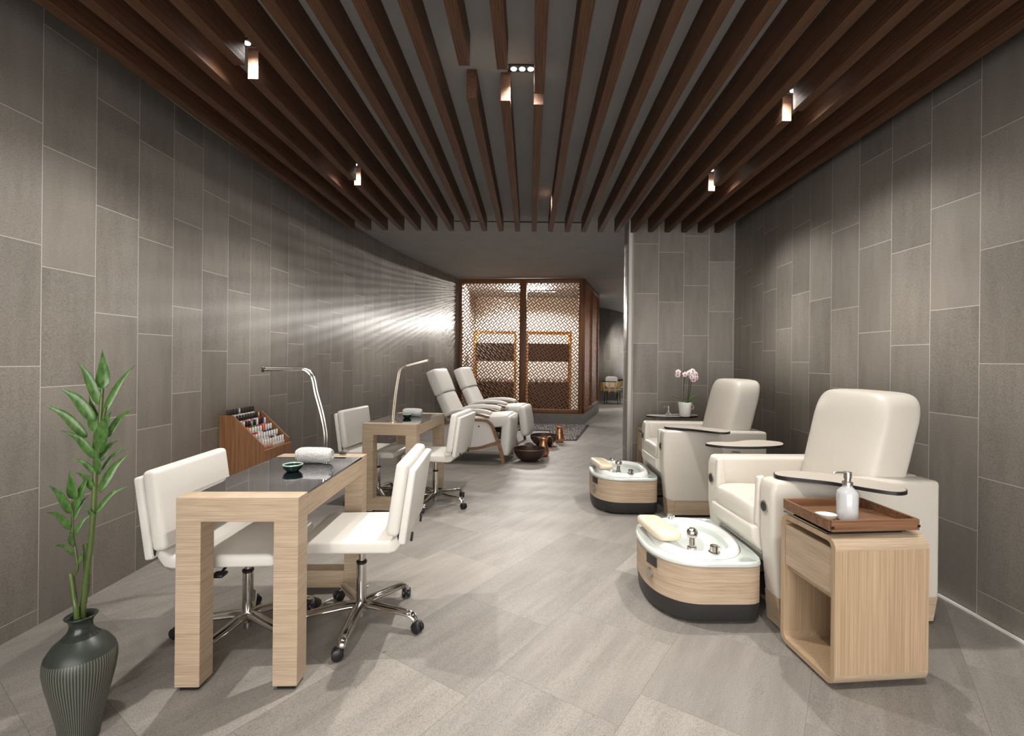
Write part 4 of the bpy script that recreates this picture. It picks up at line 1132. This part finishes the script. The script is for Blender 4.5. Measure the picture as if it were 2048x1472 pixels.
LV = [((385, 180), (380, 36), 40, .02), ((372, 240), (288, 78), 30, -.04), ((388, 270), (504, 92), 22, .05), ((350, 300), (218, 176), 34, -.05), ((355, 340), (332, 205), 34, .03), ((322, 362), (154, 236), 28, -.06),
      ((365, 420), (415, 262), 46, -.05), ((398, 362), (494, 256), 22, .05), ((357, 440), (228, 336), 26, -.06), ((372, 450), (436, 374), 20, .04), ((378, 485), (474, 403), 12, .06), ((362, 505), (254, 443), 15, -.05),
      ((372, 565), (479, 423), 28, .04), ((350, 560), (281, 493), 20, -.05), ((356, 645), (476, 543), 16, .04), ((352, 660), (312, 620), 14, -.03), ((362, 380), (372, 262), 26, .06), ((366, 500), (352, 380), 24, -.06),
      ((275, 592), (256, 483), 34, -.03), ((264, 645), (182, 541), 26, -.06), ((283, 625), (336, 500), 24, .0), ((262, 705), (176, 641), 22, -.07), ((275, 670), (330, 578), 13, .02), ((266, 765), (262, 703), 26, -.05),
      ((280, 725), (338, 652), 13, .02), ((274, 800), (194, 769), 12, -.06), ((290, 832), (308, 782), 11, .0)]
for i, (b_, tp, w_, dy) in enumerate(LV):
    b0 = .0 if i < 18 else -.02
    p0 = px(*b_, b0); p2 = px(*tp, dy + b0); mid = (p0 + p2) / 2
    out = (p2 - p0); out.z = 0
    mid = mid + Vector((0, 0, .10 * min(out.length, .09) + .012)) if abs(tp[0] - b_[0]) > 40 else mid + Vector((.003, 0, 0))
    solid(mk('leaf', leaf_bm(p0, mid, p2, w_ / 1.858 / 572 * 1.12, nseg=12, fold=.22, upv=(.15, -1, .35), prof=lambda q: (math.sin(PI * q ** .60) ** 1.15) * (1 - q) ** .35 * 1.15 if 0 < q < 1 else 0), M['bleaf'], t, sharp=85), .0009)

# ------------------------------------------------------------------ lounge chairs beyond the screen
def lounge(label, loc, rz):
    t = empty('lounge_chair', label, 'armchair', loc, rz, 'slatted lounge chairs in the far area')
    rad = .36
    bm = bmesh.new(); tube([(rad * math.cos(a), rad * math.sin(a), .70) for a in [R(60 + 240 * i / 24) for i in range(25)]], .014, 8, bm)
    mk('arm_rail', bm, M['black'], t)
    bm = bmesh.new(); tube([(rad * math.cos(a), rad * math.sin(a), .385) for a in [R(60 + 240 * i / 24) for i in range(25)]], .012, 8, bm)
    mk('seat_rail', bm, M['black'], t)
    for i in range(9):
        a = R(66 + 228 * i / 8)
        mk('back_slat', box(bmesh.new(), -.008, .008, -.03, .03, .36, .695, bev=.004, mtx=Matrix.Rotation(a, 4, 'Z') @ Matrix.Translation((rad, 0, 0))), M['gold'], t)
    mk('seat_cushion', lathe([(.30, .37), (.335, .385), (.335, .44), (.30, .46), (.01, .465)], 32), M['grey_f'], t)
    for a in (45, 135, 225, 315):
        mk('leg', tube([(.27 * math.cos(R(a)), .27 * math.sin(R(a)), .37), (.30 * math.cos(R(a)), .30 * math.sin(R(a)), .0)], .011, 8), M['black'], t)
    return t
lc = lounge('slatted lounge chair with round grey seat, nearest the lattice screen', (2.58, 15.0, 0), R(-20))
dup(lc, (3.20, 16.1, 0), R(20), 'slatted lounge chair standing behind the first one in the far area')
dup(lc, (3.85, 15.6, 0), R(170), 'slatted lounge chair half hidden by the tiled pier in the far area')
bm = bmesh.new(); sq(bm, 0, 0, 0, .20, .07, .19, .5, .5, 24, 14)
o = mk('scatter_cushion', bm, M['linen'], loc=(2.58, 15.2, .66)); tag(o, 'pale grey scatter cushion standing on the nearest lounge chair', 'cushion')
t = empty('coffee_table', 'low black table beside the lounge chairs in the far area', 'table', (3.35, 15.0, 0), 0)
mk('table_top', B(-.28, .28, -.28, .28, .28, .30, bev=.004), M['black'], t)
for sx in (-1, 1):
    for sy in (-1, 1): mk('leg', B(sx * .26 - .012, sx * .26 + .012, sy * .26 - .012, sy * .26 + .012, 0, .2795), M['black'], t)

# ------------------------------------------------------------------ world, camera, view
W_ = bpy.data.worlds.new('room_ambient'); S.world = W_; W_.use_nodes = True
bg = W_.node_tree.nodes['Background']; bg.inputs[0].default_value = (1, .96, .92, 1); bg.inputs[1].default_value = 7.0
cd = bpy.data.cameras.new('camera'); cam = bpy.data.objects.new('camera', cd); COL.objects.link(cam)
cam.location = (0, 0, 1.335); cam.rotation_euler = (PI / 2, -.01, 0)
cd.sensor_fit = 'HORIZONTAL'; cd.sensor_width = 36; cd.lens = 967 / 2048 * 36
cd.shift_x = -35 / 2048; cd.shift_y = -16 / 2048; cd.clip_start = .05; cd.clip_end = 60
S.camera = cam
S.view_settings.view_transform = 'Standard'; S.view_settings.look = 'None'; S.view_settings.gamma = 1
S.view_settings.exposure = -.17
try: S.view_settings.use_curve_mapping = False
except Exception: pass
